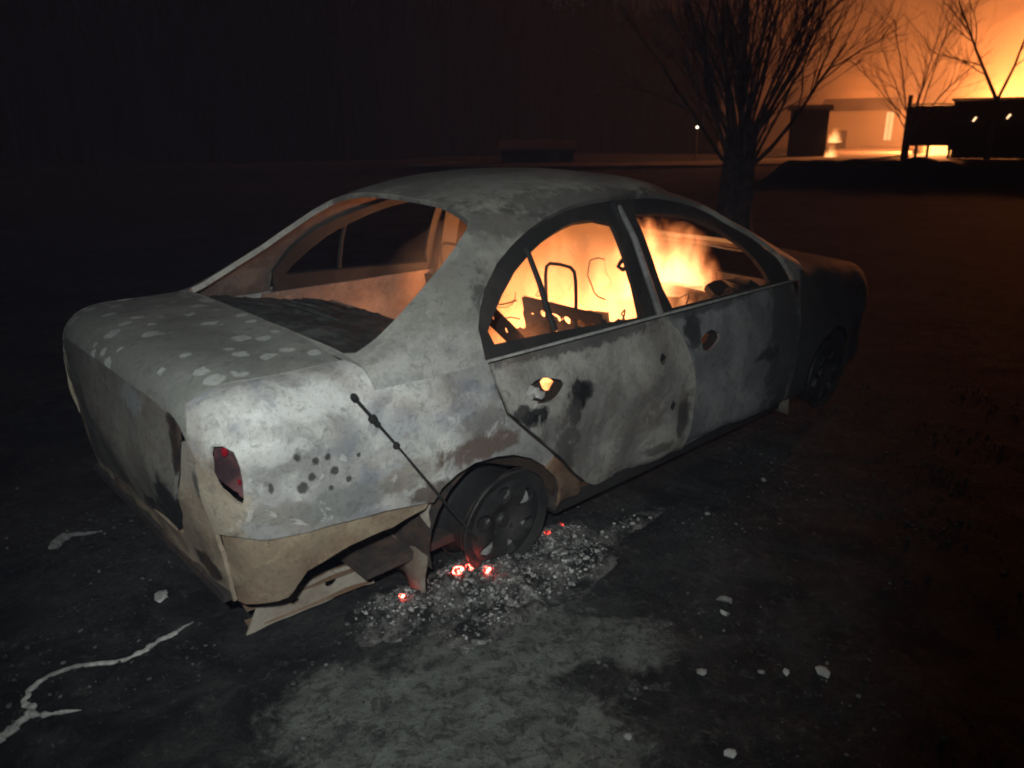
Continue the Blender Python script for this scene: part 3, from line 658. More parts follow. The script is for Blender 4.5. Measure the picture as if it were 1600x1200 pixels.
# wheels on bare rims
def make_wheel(x, side, z, rot, lean):
    wr = empty("wheel"); wr.parent = car; wr.location = (x, side*.70, z); wr.rotation_euler = (R(lean)*-side, 0, 0)
    bm = bmesh.new()
    prof = [(.150, .085), (.168, .095), (.186, .10), (.197, .104), (.200, .097), (.192, .088), (.178, .08), (.170, .05), (.165, -.03), (.178, -.07), (.197, -.085), (.200, -.09), (.19, -.095), (.16, -.08), (.155, .04)]
    add_lathe(bm, [(r_, side*h_) for r_, h_ in prof], 40); bmesh.ops.recalc_face_normals(bm, faces=bm.faces[:])
    obj("rim", bm, M['rim'], wr)
    # face with six openings
    O = [(.165*math.cos(t), .165*math.sin(t)) for t in np.linspace(0, 2*math.pi, 48, endpoint=False)]; H = []
    for k in range(6):
        a0 = R(rot+60*k); h_ = []
        for t in np.linspace(0, 2*math.pi, 14, endpoint=False):
            rr2 = .112+.036*math.cos(t); ta = a0+.24*math.sin(t)*(1.0+.25*math.cos(t)); h_.append((rr2*math.cos(ta), rr2*math.sin(ta)))
        H.append(h_)
    pts = []; ed = []
    for Lp in [O]+H:
        q_ = len(pts); pts += Lp; ed += [(q_+i, q_+(i+1) % len(Lp)) for i in range(len(Lp))]
    for rr2 in (.02, .045, .07, .088):
        for t in np.linspace(0, 2*math.pi, 18, endpoint=False):
            p_ = (rr2*math.cos(t), rr2*math.sin(t))
            if not any(inpoly(p_[0], p_[1], h) for h in H): pts.append(p_)
    r = delaunay_2d_cdt([Vector(p) for p in pts], ed, [], 0, 1e-6); bm = bmesh.new(); A = []; Bv = []
    for v in r[0]:
        rad = math.hypot(v.x, v.y); yy = .088-.028*math.exp(-(rad/.05)**2)+.018*math.exp(-((rad-.11)/.035)**2)
        A.append(bm.verts.new((v.x, side*yy, v.y))); Bv.append(bm.verts.new((v.x, side*(yy-.012), v.y)))
    cnt = {}
    for f in r[2]:
        cx = sum(r[0][i].x for i in f)/3; cy_ = sum(r[0][i].y for i in f)/3
        if inpoly(cx, cy_, O) and not any(inpoly(cx, cy_, h) for h in H):
            bm.faces.new([A[i] for i in f]); bm.faces.new([Bv[i] for i in reversed(f)])
            for i in range(3): cnt[(f[i], f[(i+1) % 3])] = 1
    for (i, j) in cnt:
        if (j, i) not in cnt: bm.faces.new((A[j], A[i], Bv[i], Bv[j]))
    bmesh.ops.recalc_face_normals(bm, faces=bm.faces[:]); obj("wheel_face", bm, M['rim'], wr)
    bm = bmesh.new(); add_lathe(bm, [(.001, side*.062), (.12, side*.062), (.146, side*.058), (.146, side*-.01), (.001, side*-.01)], 32); obj("brake_disc", bm, M['disc'], wr)
    bm = bmesh.new(); add_lathe(bm, [(.001, side*.085), (.022, side*.085), (.028, side*.075), (.03, side*.05)], 14)
    obj("hub", bm, M['rim'], wr)
    for k in range(4):
        bm = bmesh.new(); a_ = R(45+90*k); add_lathe(bm, [(.001, side*.084), (.008, side*.084), (.0085, side*.066)], 6, c=(.05*math.cos(a_), 0, .05*math.sin(a_))); obj("wheel_nut", bm, M['rim'], wr, False)
    bm = bmesh.new(); rg = random.Random(int(x*10)+side)   # bead wires left of the tyre
    for k in range(5):
        t0_ = rg.random()*6; rad = .201+.004*rg.random(); yo = side*(.06+.045*rg.random()-(.14 if k % 2 else 0)); ph = rg.random()*6
        P = [((rad+.004*math.sin(3*t+ph)+(.012 if math.sin(t) < -.7 else 0)*0)*math.cos(t), yo+.012*math.sin(2*t+ph), (rad+.003*math.sin(5*t+ph))*math.sin(t)) for t in np.linspace(t0_, t0_+2.0+2.5*rg.random(), 30)]
        add_tube(bm, P, .0018, 4, False)
    obj("tyre_wire", bm, M['under'], wr)
    return wr
make_wheel(.02, -1, .200, 40, 3); make_wheel(2.46, -1, .215, 10, 0); make_wheel(0.0, 1, .175, 25, 0); make_wheel(2.46, 1, .175, 70, 0)
# ------------------------------------------------------------ ground
def gz(x, y):
    d = math.hypot(x, y+.6); f = 1/(1+(d/9)**4)
    h = .012*noise.noise(Vector((x*1.3, y*1.3, 0)))+.010*noise.noise(Vector((x*4, y*4, 3)))+.006*noise.noise(Vector((x*11, y*11, 5)))
    far = .10*noise.noise(Vector((x*.09, y*.09, 8)))*min(1, max(0, (d-8)/20))
    return f*h+far-.012
N_ = 440; B_ = 7.2
tt = np.linspace(-1, 1, N_); cc = 320*np.sinh(B_*tt)/math.sinh(B_)
gx_ = cc-.3; gy_ = cc-.9
V = []
for x in gx_:
    for y in gy_: V.append((x, y, gz(x, y)))
F = []
for i in range(N_-1):
    for j in range(N_-1): F.append((i*N_+j, (i+1)*N_+j, (i+1)*N_+j+1, i*N_+j+1))
b = NB("charred_ground"); P_ = b.co.outputs['Object']
big = b.noise(P_, .9, 6, .6, .3); med = b.noise(P_, 5, 8, .68, .5); fine = b.noise(P_, 42, 6, .75); grit = b.noise(P_, 160, 3, .7)
c = b.mix(b.step(med, .38, .66), (.012, .012, .013), (.045, .045, .044))
c = b.mix(b.math('MULTIPLY', b.step(big, .42, .62), .5), c, (.065, .066, .064))
# pale hard-packed concrete patch with an irregular worn edge
sepv = b.n("ShaderNodeSeparateXYZ"); b.l(P_, sepv.inputs[0])
pm = None
for (px_, py_, pr_) in ((-.80, -1.04, .22), (-.45, -1.15, .30), (-.18, -1.10, .24), (-.62, -1.45, .42), (.02, -1.36, .15), (-.28, -.93, .15), (-.9, -1.5, .4)):
    dx = b.math('SUBTRACT', sepv.outputs[0], px_); dy = b.math('SUBTRACT', sepv.outputs[1], py_)
    d_ = b.math('DIVIDE', b.math('SQRT', b.math('ADD', b.math('MULTIPLY', dx, dx), b.math('MULTIPLY', dy, dy))), pr_)
    pm = d_ if pm is None else b.math('MINIMUM', pm, d_)
pm = b.math('ADD', pm, b.math('MULTIPLY', b.math('SUBTRACT', b.noise(P_, 6, 9, .72, .4), .5), 2.4))
pale = b.math('SUBTRACT', 1.0, b.step(pm, .70, 1.15))
pc = b.mix(b.step(b.noise(P_, 11, 9, .72), .36, .64), (.10, .107, .098), (.18, .19, .172))
c = b.mix(b.math('MULTIPLY', pale, .9), c, pc)
c = b.mix(b.math('MULTIPLY', b.step(b.noise(P_, 17, 8, .74, .6), .50, .60), .6), c, (.016, .016, .017))
c = b.mix(b.math('MULTIPLY', b.step(b.noise(b.mapping(P_, loc=(3, 3, 0)), 23, 8, .75, .5), .56, .64), .45), c, (.12, .12, .115))
c = b.mix(b.math('MULTIPLY', b.step(fine, .52, .64), .6), c, (.016, .016, .016))
c = b.mix(b.math('MULTIPLY', b.step(grit, .60, .74), .5), c, (.16, .16, .155))
hh = b.math('ADD', b.math('ADD', b.math('MULTIPLY', med, .6), b.math('MULTIPLY', fine, .5)), b.math('MULTIPLY', grit, .15))
M['ground'] = b.surf(c, .95, .15, hh, 1.0, .035)
g = pyobj("ground", V, F, M['ground'], None, True); tag(g, kind="structure")

# ------------------------------------------------------------ debris on the ground
ICO_V = None
def ico():
    bm = bmesh.new(); bmesh.ops.create_icosphere(bm, subdivisions=1, radius=1); vs_ = [v.co.copy() for v in bm.verts]; bm.verts.index_update()
    fs_ = [tuple(v.index for v in f.verts) for f in bm.faces]; bm.free(); return np.array([tuple(v) for v in vs_]), np.array(fs_)
IV, IF = ico()
def chunk_mesh(name, spots, mat):
    """many small stones joined into one piece of stuff"""
    VV = []; FF = []
    for i, (x, y, z, s) in enumerate(spots):
        sc3 = s*(RNG.uniform(.5, 1.3, 3))*np.array([1, 1, .7]); a = RNG.uniform(0, 6.28)
        v = IV*(1+RNG.uniform(-.45, .35, (len(IV), 1)))*sc3
        ca, sa = math.cos(a), math.sin(a); v = v@np.array([[ca, sa, 0], [-sa, ca, 0], [0, 0, 1]])
        VV.append(v+np.array([x, y, z+s*.2])); FF.append(IF+len(IV)*i)
    o = pyobj(name, np.concatenate(VV), np.concatenate(FF), mat); return o
def chunk_mat(name, a, bcol, rough=.9):
    b = NB(name); ge = b.n("ShaderNodeNewGeometry"); n_ = b.noise(b.co.outputs['Object'], 60, 4, .6)
    f = b.math('ADD', b.math('MULTIPLY', b.math('POWER', ge.outputs['Random Per Island'], 2.2), .8), b.math('MULTIPLY', n_, .2))
    return b.surf(b.mix(f, a, bcol), rough, .3, n_, .4, .004)
M['grit'] = chunk_mat("burnt_grit", (.012, .012, .012), (.16, .16, .155))
M['ashbits'] = chunk_mat("ash_crumbs", (.02, .02, .02), (.50, .50, .48))
def onpale(x, y): return min(math.hypot(x+.45, y+1.15)/.30, math.hypot(x+.62, y+1.45)/.42, math.hypot(x+.18, y+1.1)/.24) < 1
sp = []
while len(sp) < 15000:
    x = RNG.uniform(-2.2, 3.6); y = RNG.uniform(-2.4, .8) if RNG.random() < .8 else RNG.uniform(-5, 2)
    if onpale(x, y) and RNG.random() < .93: continue
    if noise.noise(Vector((x*2.2, y*2.2, 4))) < -.15+.3*RNG.random(): continue
    sp.append((x, y, gz(x, y), .0014+.0075*RNG.random()**5))
tag(chunk_mesh("burnt_grit", sp, M['grit']), "dark burnt grit and crumbs strewn over the ground around the car", "debris", kind="stuff")
# ash heap round the rear wheel
def heap(x, y):
    h = 0
    for (cx, cy_, rx, ry, hh_) in ((-.08, -.79, .24, .13, .085), (.10, -.90, .30, .13, .06), (.28, -.78, .16, .10, .065), (-.42, -.72, .16, .12, .04), (-.20, -.98, .22, .09, .03), (.62, -.88, .25, .06, .022)):
        h = max(h, hh_*math.exp(-((x-cx)/rx)**2-((y-cy_)/ry)**2))
    return h
V = []; F = []; nx, ny = 150, 80
for i in range(nx):
    for j in range(ny):
        x = -.85+1.9*i/(nx-1); y = -1.25+.85*j/(ny-1); h = heap(x, y)
        n_ = noise.noise(Vector((x*16, y*16, 1)))*.6+noise.noise(Vector((x*38, y*38, 4)))*.5+noise.noise(Vector((x*80, y*80, 4)))*.3
        V.append((x, y, gz(x, y)-.010+h*(1+.55*n_)+.004*n_))
for i in range(nx-1):
    for j in range(ny-1): F.append((i*ny+j, (i+1)*ny+j, (i+1)*ny+j+1, i*ny+j+1))
b = NB("wheel_ash"); P_ = b.co.outputs['Object']; n1 = b.noise(P_, 8, 8, .7, .4); n2 = b.noise(P_, 60, 5, .75)
c = b.mix(b.step(n1, .40, .64), (.022, .022, .022), (.17, .165, .155)); c = b.mix(b.math('MULTIPLY', b.step(b.noise(P_, 6, 8, .72), .54, .63), .8), c, (.40, .40, .38))
c = b.mix(b.math('MULTIPLY', b.step(n2, .48, .64), .75), c, (.018, .018, .018))
M['ash'] = b.surf(c, .95, .15, b.math('ADD', n1, b.math('MULTIPLY', n2, .6)), 1.0, .02)
ah = pyobj("ash_heap", V, F, M['ash'], None, True); tag(ah, "grey ash heap of the burnt tyre around the rear wheel", "ash", kind="stuff")
sp = []
while len(sp) < 3800:
    x = RNG.uniform(-.75, 1.0); y = RNG.uniform(-1.18, -.5)
    h = heap(x, y)
    if h < .012+.03*RNG.random(): continue
    sp.append((x, y, gz(x, y)-.008+h, .002+.008*RNG.random()**3))
tag(chunk_mesh("ash_crumbs", sp, M['ashbits']), "pale and black crumbs lying on the tyre ash heap", "ash", kind="stuff")
# embers still glowing in the ash
def ember_mat(name, strg):
    b = NB(name); n_ = b.noise(b.co.outputs['Object'], 55, 4, .7)
    e = b.math('MULTIPLY', b.step(n_, .46, .60), strg)
    return b.surf((.03, .02, .02), .9, .1, n_, .5, .004, emis=(1, .075, .05), estr=e)
M['ember'] = ember_mat("glowing_ember", 60); M['ember_dim'] = ember_mat("dim_ember", 2.2)
def lump(name, loc, s, mat, seed, flat=.7, sub=2, amp=.35):
    bm = bmesh.new(); bmesh.ops.create_icosphere(bm, subdivisions=sub, radius=1)
    for v in bm.verts:
        k = 1+amp*noise.noise(v.co*1.6+Vector((seed, seed*2, 0)))+.15*noise.noise(v.co*4+Vector((seed, 0, 0)))
        v.co = Vector((v.co.x*s[0], v.co.y*s[1], v.co.z*s[2]*flat))*k
    bmesh.ops.rotate(bm, cent=(0, 0, 0), matrix=Matrix.Rotation(seed, 3, 'Z'), verts=bm.verts)
    zmin = min(v.co.z for v in bm.verts)
    o = obj(name, bm, mat, None, False); o.location = (loc[0], loc[1], loc[2]-zmin-.3*s[2]*flat)
    return o
for k, (ex, ey, es, em, lb) in enumerate((
    (-.170, -.755, .017, 'ember', "largest bright red ember cluster in the ash below the rear wheel"),
    (-.135, -.775, .013, 'ember', "bright ember touching the largest ember cluster on its right"),
    (-.100, -.825, .012, 'ember', "small bright ember just right of the ember cluster under the rear wheel"),
    (-.375, -.700, .008, 'ember', "lone red ember left of the rear wheel on the white ash"),
    (.375, -.735, .011, 'ember_dim', "dim pinkish ember in the ash ahead of the rear wheel"),
    (.255, -.775, .010, 'ember_dim', "faint low ember at the front foot of the rear wheel"))):
    o = lump("ember", (ex, ey, gz(ex, ey)-.008+heap(ex, ey)), (es*1.3, es, es), M[em], k*1.7); tag(o, lb, "ember", "embers round the rear wheel")
M['stone'] = chunk_mat("pale_stone", (.26, .26, .25), (.42, .42, .40)); M['stone_dim'] = chunk_mat("grey_stone", (.14, .14, .135), (.22, .22, .21))
for k, (x, y, s, m_, lb) in enumerate((
    (.33, -1.84, .018, 'stone', "brightest white stone on the dark ground right of the pale patch"),
    (.24, -1.77, .012, 'stone', "small white stone just left of the brightest white stone"),
    (.19, -1.72, .010, 'stone_dim', "tiny pebble left of the two white stones"),
    (.44, -1.44, .022, 'stone_dim', "wide grey stone ahead of the pale concrete patch"),
    (.37, -1.48, .013, 'stone', "small white chip just below the wide grey stone"),
    (-.30, -1.61, .011, 'stone_dim', "small pebble near the right edge of the pale patch"),
    (-.16, -1.83, .013, 'stone', "white pebble at the bottom edge of the photo right of the patch"),
    (.06, -1.60, .014, 'stone_dim', "flat grey chip between the pale patch and the white stones"),
    (1.41, -1.04, .014, 'stone_dim', "lone pebble on the dark ground beside the front door"),
    (.92, -1.06, .012, 'stone_dim', "lone pebble beside the rear door sill"),
    (1.30, -2.05, .012, 'stone_dim', "faint pebble farthest right on the dark ground"))):
    o = lump("stone", (x, y, gz(x, y)), (s*1.25, s, s*.8), M[m_], k*2.3+1, sub=1, amp=.8); tag(o, lb, "stone", "loose stones on the ground")
# white melted strand
M['white'] = burnt("white_ash_crust", (.50, .50, .48), (.28, .28, .27), (.06, .06, .06), .47, .95, seed=.7, patch=22)
bm = bmesh.new()
def crust(path, rads):
    P = []; Rr = []
    pts = catmull([(p[0], p[1]) for p in path], 22); k = len(pts)
    for i, p in enumerate(pts):
        j = .006*noise.noise(Vector((p[0]*40, p[1]*40, 1)))
        P.append((p[0]+j, p[1]-j, gz(p[0], p[1])+.004)); Rr.append(max(.0015, float(np.interp(i/(k-1), np.linspace(0, 1, len(rads)), rads))*(1+.8*noise.noise(Vector((p[0]*45, p[1]*45, 9)))+.4*noise.noise(Vector((p[0]*120, p[1]*120, 2))))))
    add_tube(bm, P, Rr, 7)
crust([(-1.62, -.50), (-1.51, -.46), (-1.42, -.40), (-1.425, -.345), (-1.37, -.285), (-1.29, -.28), (-1.22, -.315), (-1.15, -.345), (-1.06, -.33), (-1.0, -.315), (-.93, -.30)], [.020, .017, .010, .009, .008, .008, .009, .008, .010, .008, .003])
for v in bm.verts: v.co.z = .35*v.co.z+.65*(gz(v.co.x, v.co.y)+.004) if v.co.z > gz(v.co.x, v.co.y) else v.co.z
st = obj("melted_strand", bm, M['white'])
tag(st, "long white curling strand of melted metal on the ground behind the car", "strand")
bm = bmesh.new(); crust([(-1.43, -.41), (-1.40, -.445), (-1.37, -.465), (-1.32, -.50)], [.010, .008, .006, .002]); obj("side_branch", bm, M['white'], st)
bm = bmesh.new(); crust([(-1.13, .56), (-1.09, .61), (-1.05, .63), (-1.0, .60), (-.95, .57)], [.022, .018, .010, .008, .002])
tag(obj("ash_streak", bm, M['stone_dim']), "short grey ash streak on the ground by the far rear corner of the car", "ash streak")
o = lump("metal_chip", (-.95, -.08, gz(-.95, -.08)), (.038, .022, .008), M['white'], 1.1); tag(o, "flat white chip on the ground behind the car's valance", "chip")
# fallen bumper beam
A_ = Vector((-.845, -.525, .015)); Bb = Vector((-.40, -.585, .03)); d_ = (Bb-A_).normalized(); L_ = (Bb-A_).length
bmr = empty("fallen_bumper_beam", (A_.x, A_.y, .012)); tag(bmr, "pale scorched bumper beam with bolt holes lying under the rear corner", "bumper beam")
bmr.rotation_euler = (0, -math.atan2(.015, L_), math.atan2(d_.y, d_.x))
bm = bmesh.new()
O = [(0, .0), (.14, .0), (L_, .0), (L_-.01, .085), (.30, .10), (.05, .085)]; H = []
for (hx, hz, hr_) in ((.30, .062, .016), (.17, .045, .011), (.50, .05, .008)): H.append([(hx+hr_*math.cos(t)*1.3, hz+hr_*math.sin(t)) for t in np.linspace(0, 2*math.pi, 12, endpoint=False)])
bmt = panel("beam_face", lambda u, v: (u, .02*math.sin(u*5)+.012*noise.noise(Vector((u*6, v*6, 0))), v+.006*noise.noise(Vector((u*9, 0, 2)))), O, M['tan2'], bmr, holes=H, step=.03, thick=.006, dent=.004, axis_in=(.3, .5, .05))
bm = bmesh.new()
for z_ in (.012, .080): add_box(bm, (L_/2, .035, z_), (L_*.94, .055, .005))
obj("beam_flange", bm, M['rust'], bmr, False)
# rod leaning from the quarter panel into the wheel arch
rod = empty("metal_rod", (-.23, -.84, .30)); tag(rod, "thin black rod with two knobs leaning against the rear quarter panel", "rod")
ra = Vector((-.565, -.795, .812)); rb = Vector((-.165, -.845, .222)); rl = rod.location
bm = bmesh.new(); add_tube(bm, [ra-rl, ra.lerp(rb, .3)-rl+Vector((0, -.004, .002)), ra.lerp(rb, .7)-rl, rb-rl], [.0055, .0045, .005, .005], 8); obj("shaft", bm, M['char'], rod)
for t_, s_ in ((.0, .011), (.13, .014), (.16, .010), (.30, .013)):
    bm = bmesh.new(); p = ra.lerp(rb, t_)-rl; q_ = ra.lerp(rb, t_+.035)-rl; add_tube(bm, [p, p.lerp(q_, .3), p.lerp(q_, .7), q_], [s_*.5, s_, s_, s_*.5], 8); obj("knob", bm, M['char'], rod)

# ------------------------------------------------------------ fire inside the car
def fire_mat(name, shape, scale, stretch, strength, lo, hi, absorb=0.0, thr=(.42, .72)):
    b = NB(name); co = b.co.outputs['Object']; sx = b.n("ShaderNodeSeparateXYZ"); b.l(co, sx.inputs[0])
    n1 = b.noise(b.mapping(co, stretch), scale, 5, .55, .8)
    f = shape(b, sx)                                   # 1 at the heart, 0 at the rim
    e = b.step(b.math('ADD', b.math('MULTIPLY', n1, .72), b.math('MULTIPLY', f, .38)), *thr)
    e = b.math('MULTIPLY', e, b.step(f, 0.0, .25))
    em = b.n("ShaderNodeEmission"); b.l(b.mix(e, lo, hi), em.inputs[0]); b.l(b.math('MULTIPLY', e, strength), em.inputs[1])
    if absorb:
        ab = b.n("ShaderNodeVolumeAbsorption"); ab.inputs[0].default_value = (.25, .1, .05, 1); ab.inputs[1].default_value = absorb
        ad = b.n("ShaderNodeAddShader"); b.l(em.outputs[0], ad.inputs[0]); b.l(ab.outputs[0], ad.inputs[1]); b.l(ad.outputs[0], b.out.inputs[1])
    else: b.l(em.outputs[0], b.out.inputs[1])
    return b.m
def blob_shape(rx, ry, rz, z0):
    def f(b, sx):
        q = None
        for i, r_ in ((0, rx), (1, ry)):
            t = b.math('POWER', b.math('ABSOLUTE', b.math('DIVIDE', sx.outputs[i], r_)), 2.5); q = t if q is None else b.math('ADD', q, t)
        zz = b.math('MAXIMUM', b.math('DIVIDE', b.math('SUBTRACT', sx.outputs[2], z0), rz), 0.0)
        q = b.math('ADD', q, b.math('POWER', zz, 1.6))
        return b.math('SUBTRACT', 1.0, q, clamp=True)
    return f
def fire_domain(name, loc, r, h, mat, label, n=18, cat="fire"):
    bm = bmesh.new(); prof = [(.001, 0), (1.0, 0), (1.06, .25), (1.0, .55), (.75, .8), (.4, .95), (.001, 1.0)]
    add_lathe(bm, [(a, z*h) for a, z in prof], n, axis='Z')
    for v in bm.verts: v.co.x *= r[0]; v.co.y *= r[1]
    bmesh.ops.recalc_face_normals(bm, faces=bm.faces[:])
    o = obj(name, bm, mat, None, False); o.location = loc; tag(o, label, cat, kind="stuff"); return o
M['fire_front'] = fire_mat("car_fire_flames", blob_shape(.62, .62, .95, .10), 5.0, (1, 1, .30), 7.5, (1, .20, .045), (1, .46, .16), thr=(.47, .70))
fire_domain("car_fire", (1.26, .05, .22), (.60, .60), .98, M['fire_front'], "yellow flames filling the middle of the car around the front seats")
M['fire_rear'] = fire_mat("rear_fire_flames", blob_shape(.30, .26, .66, .05), 7.0, (1, 1, .35), 7, (1, .21, .05), (1, .46, .16))
fire_domain("rear_fire", (.50, -.30, .20), (.32, .28), .86, M['fire_rear'], "orange flames rising at the rear seat behind the rear door window")
light("car_fire_glow", 'POINT', (1.12, .15, .62), 50, (1, .36, .12), .14)
light("dash_fire_glow", 'POINT', (1.60, -.15, .80), 14, (1, .36, .12), .06)
light("rear_fire_glow", 'POINT', (.62, -.22, .52), 4, (1, .34, .11), .10)

M['fire_dash'] = fire_mat("dash_fire_flames", blob_shape(.24, .38, .45, .04), 8.0, (1, 1, .5), 14, (1, .22, .05), (1, .47, .17))
fire_domain("dashboard_fire", (1.72, -.16, .66), (.24, .38), .44, M['fire_dash'], "flames licking over the dashboard behind the front door window")
b = NB("cabin_smoke"); sx = b.n("ShaderNodeSeparateXYZ"); b.l(b.co.outputs['Object'], sx.inputs[0]); pv = b.n("ShaderNodeVolumePrincipled"); pv.inputs['Color'].default_value = (.85, .68, .52, 1)
b.l(b.math('MULTIPLY', b.math('MULTIPLY', blob_shape(.95, .60, 1.05, .2)(b, sx), b.step(b.noise(b.co.outputs['Object'], 3, 3), .25, .7)), 3.5), pv.inputs['Density']); b.l(pv.outputs[0], b.out.inputs[1])
fire_domain("cabin_smoke", (.98, 0, .20), (.98, .60), 1.06, b.m, "thin orange-lit smoke hanging inside the car", 20, "smoke")

# ------------------------------------------------------------ the far fire, its smoke
SM_C = Vector((76, 9, 12))
bm = bmesh.new(); bmesh.ops.create_icosphere(bm, subdivisions=3, radius=1)
for v in bm.verts: v.co = Vector((v.co.x*34, v.co.y*62, v.co.z*40))
o = obj("smoke_plume", bm, None, None, False); o.location = SM_C; o.rotation_euler = (0, 0, R(-20))
b = NB("fire_lit_smoke"); co = b.co.outputs['Object']
nrm = b.n("ShaderNodeVectorMath", operation='LENGTH'); b.l(b.mapping(co, (1/34, 1/62, 1/40)), nrm.inputs[0])
n1 = b.noise(b.mapping(co, (1, 1, .8)), .08, 6, .6, 1.0)
den = b.math('MULTIPLY', b.math('ADD', .04, b.math('MULTIPLY', b.step(n1, .45, .57), 1.35)), b.math('SUBTRACT', 1.0, b.step(nrm.outputs['Value'], .25, .98)))
pv = b.n("ShaderNodeVolumePrincipled"); pv.inputs['Color'].default_value = (.62, .55, .5, 1); pv.inputs['Anisotropy'].default_value = .2
b.l(b.math('MULTIPLY', den, .06), pv.inputs['Density']); b.l(pv.outputs[0], b.out.inputs[1])
o.data.materials.append(b.m); tag(o, "drifting smoke lit orange by the burning building at upper right", "smoke", kind="stuff")
M['bigfire'] = fire_mat("building_fire_flames", blob_shape(11, 7, 9, 1), .30, (1, 1, .5), .30, (1, .25, .03), (1, .52, .12))
fire_domain("building_fire", (70, 14.5, -.3), (11.5, 7.5), 10.5, M['bigfire'], "yellow blaze showing above the dark shed roof at the right edge")
light("building_fire_glow", 'POINT', (70, 13.2, 5.0), 56000, (1, .28, .07), 3.5)
light("hidden_smoke_fill", 'POINT', (83, 33.2, 3.0), 11000, (1, .25, .05), 2.0)  # hidden lamp added behind the house to brighten the smoke glow
light("hidden_yard_fill", 'POINT', (55.0, 17.1, 1.45), 12000, (1, .30, .08), .8)  # hidden lamp added behind the low bay to light yard, house and smoke
M['yardfire'] = fire_mat("yard_fire_flames", blob_shape(1.6, 1.3, 2.0, .2), 1.2, (1, 1, .5), 2.0, (1, .25, .03), (1, .5, .12))
fire_domain("yard_fire", (55.3, 16.6, 0), (1.5, 1.2), 2.3, M['yardfire'], "yard fire glowing through the slot under the dark stepped shed wall")

# ------------------------------------------------------------ buildings by the fire
M['darkwall'] = simple("dark_board", (.05, .04, .035), .9); M['plaster'] = simple("pale_plaster", (.50, .44, .36), .9); M['sheet'] = simple("roof_sheet", (.10, .08, .07), .8)
def boxpart(name, c, s, mat, parent, rz=0): 
    bm = bmesh.new(); add_box(bm, c, s); return obj(name, bm, mat, parent, False)
def facing(x, y): return math.atan2(y+2.6, x+1.64)-math.pi/2
# dark shed at the right edge, stepped roof, posts, gap under the wall
sx, sy = 47.0, 15.9; sh = empty("dark_shed", (sx, sy, 0)); ang = math.atan2(10.58-15.96, 48.66-46.93); sh.rotation_euler = (0, 0, ang)
tag(sh, "dark stepped shed against the fire glow at the right edge", "shed")
boxpart("end_post", (.10, 0, 1.72), (.22, .25, 3.45), M['darkwall'], sh)
boxpart("low_wall_bay", (1.25, .3, 1.78), (2.15, .2, 2.20), M['darkwall'], sh)
boxpart("tall_wall_bay", (5.6, .3, 1.78), (6.55, .2, 2.66), M['darkwall'], sh)
boxpart("roof_sheet", (5.6, 2.2, 3.17), (6.8, 4.4, .10), M['sheet'], sh); boxpart("low_roof_sheet", (1.25, 2.0, 2.94), (2.1, 3.4, .08), M['sheet'], sh)
for px_ in (.75, 1.35, 2.45): boxpart("foot_post", (px_, .3, .34), (.16, .16, .68), M['darkwall'], sh)
boxpart("plinth", (6.2, .3, .225), (7.3, .22, .45), M['darkwall'], sh)
M['gapglow'] = simple("glow_sliver", (.8, .5, .3), .5, .3, (1, .62, .32), 3.0)
for (px_, pz_) in ((3.45, 2.10), (5.05, 2.22)):
    bm = bmesh.new(); add_box(bm, (px_, .17, pz_), (.07, .05, .26), rot=Matrix.Rotation(R(32), 3, 'Y'), bev=.015); obj("glow_sliver", bm, M['gapglow'], sh, False)  # glowing slivers on the solid wall stand in for firelight through gaps
# pale house beyond, lit by the fire
hs = empty("pale_house", (77.0, 30.6, -.4)); hs.rotation_euler = (0, 0, facing(77, 30.6)+R(-12)); tag(hs, "fire-lit pale house wall beyond the gap between the sheds", "house")
boxpart("wall", (0, 1.5, 1.9), (9.0, 3.0, 3.8), M['plaster'], hs)
bm = bmesh.new(); pr = [(-4.8, -.4, 3.8), (4.8, -.4, 3.8), (4.8, 3.4, 3.8), (-4.8, 3.4, 3.8), (-4.8, 1.5, 5.0), (4.8, 1.5, 5.0)]; vv = [bm.verts.new(p) for p in pr]
for f in ((0, 1, 5, 4), (3, 4, 5, 2), (0, 4, 3), (1, 2, 5), (0, 3, 2, 1)): bm.faces.new([vv[i] for i in f])
obj("roof", bm, M['sheet'], hs, False)
M['litwin'] = simple("lit_window", (.9, .8, .6), .5, .3, (1, .60, .28), 1.3)
wn = boxpart("window", (1.75, -.03, 2.35), (.62, .08, 2.5), M['litwin'], hs); boxpart("frame", (1.75, -.075, 2.35), (.05, .03, 2.5), M['plaster'], wn)
boxpart("door", (-2.4, -.03, 1.0), (.9, .07, 2.0), M['darkwall'], hs)
# dark lean-to left of the gap
ls = empty("dark_lean_to", (43.2, 19.6, 0)); ls.rotation_euler = (0, 0, facing(43.2, 19.6)); tag(ls, "small dark lean-to behind the bare multi-stem tree", "shed")
boxpart("wall", (-.2, 1.0, 1.35), (2.1, 2.0, 2.7), M['darkwall'], ls)
bm = bmesh.new(); add_box(bm, (-.2, 1.0, 2.85), (2.5, 2.4, .10), rot=Matrix.Rotation(R(7), 3, 'X')); obj("roof", bm, M['sheet'], ls, False)
# small ground fires by the lean-to
M['flame'] = fire_mat("small_flames", blob_shape(.45, .45, 1.0, .05), 2.0, (1, 1, .5), 3.0, (1, .25, .04), (1, .55, .2))
fire_domain("ground_fire", (42.3, 17.9, 0), (.45, .45), 1.15, M['flame'], "small ground fire beside the dark lean-to, lower of two", 12)
fire_domain("wall_fire", (43.4, 18.3, .9), (.5, .45), 1.1, M['flame'], "small fire at the lean-to corner, upper of two", 12)
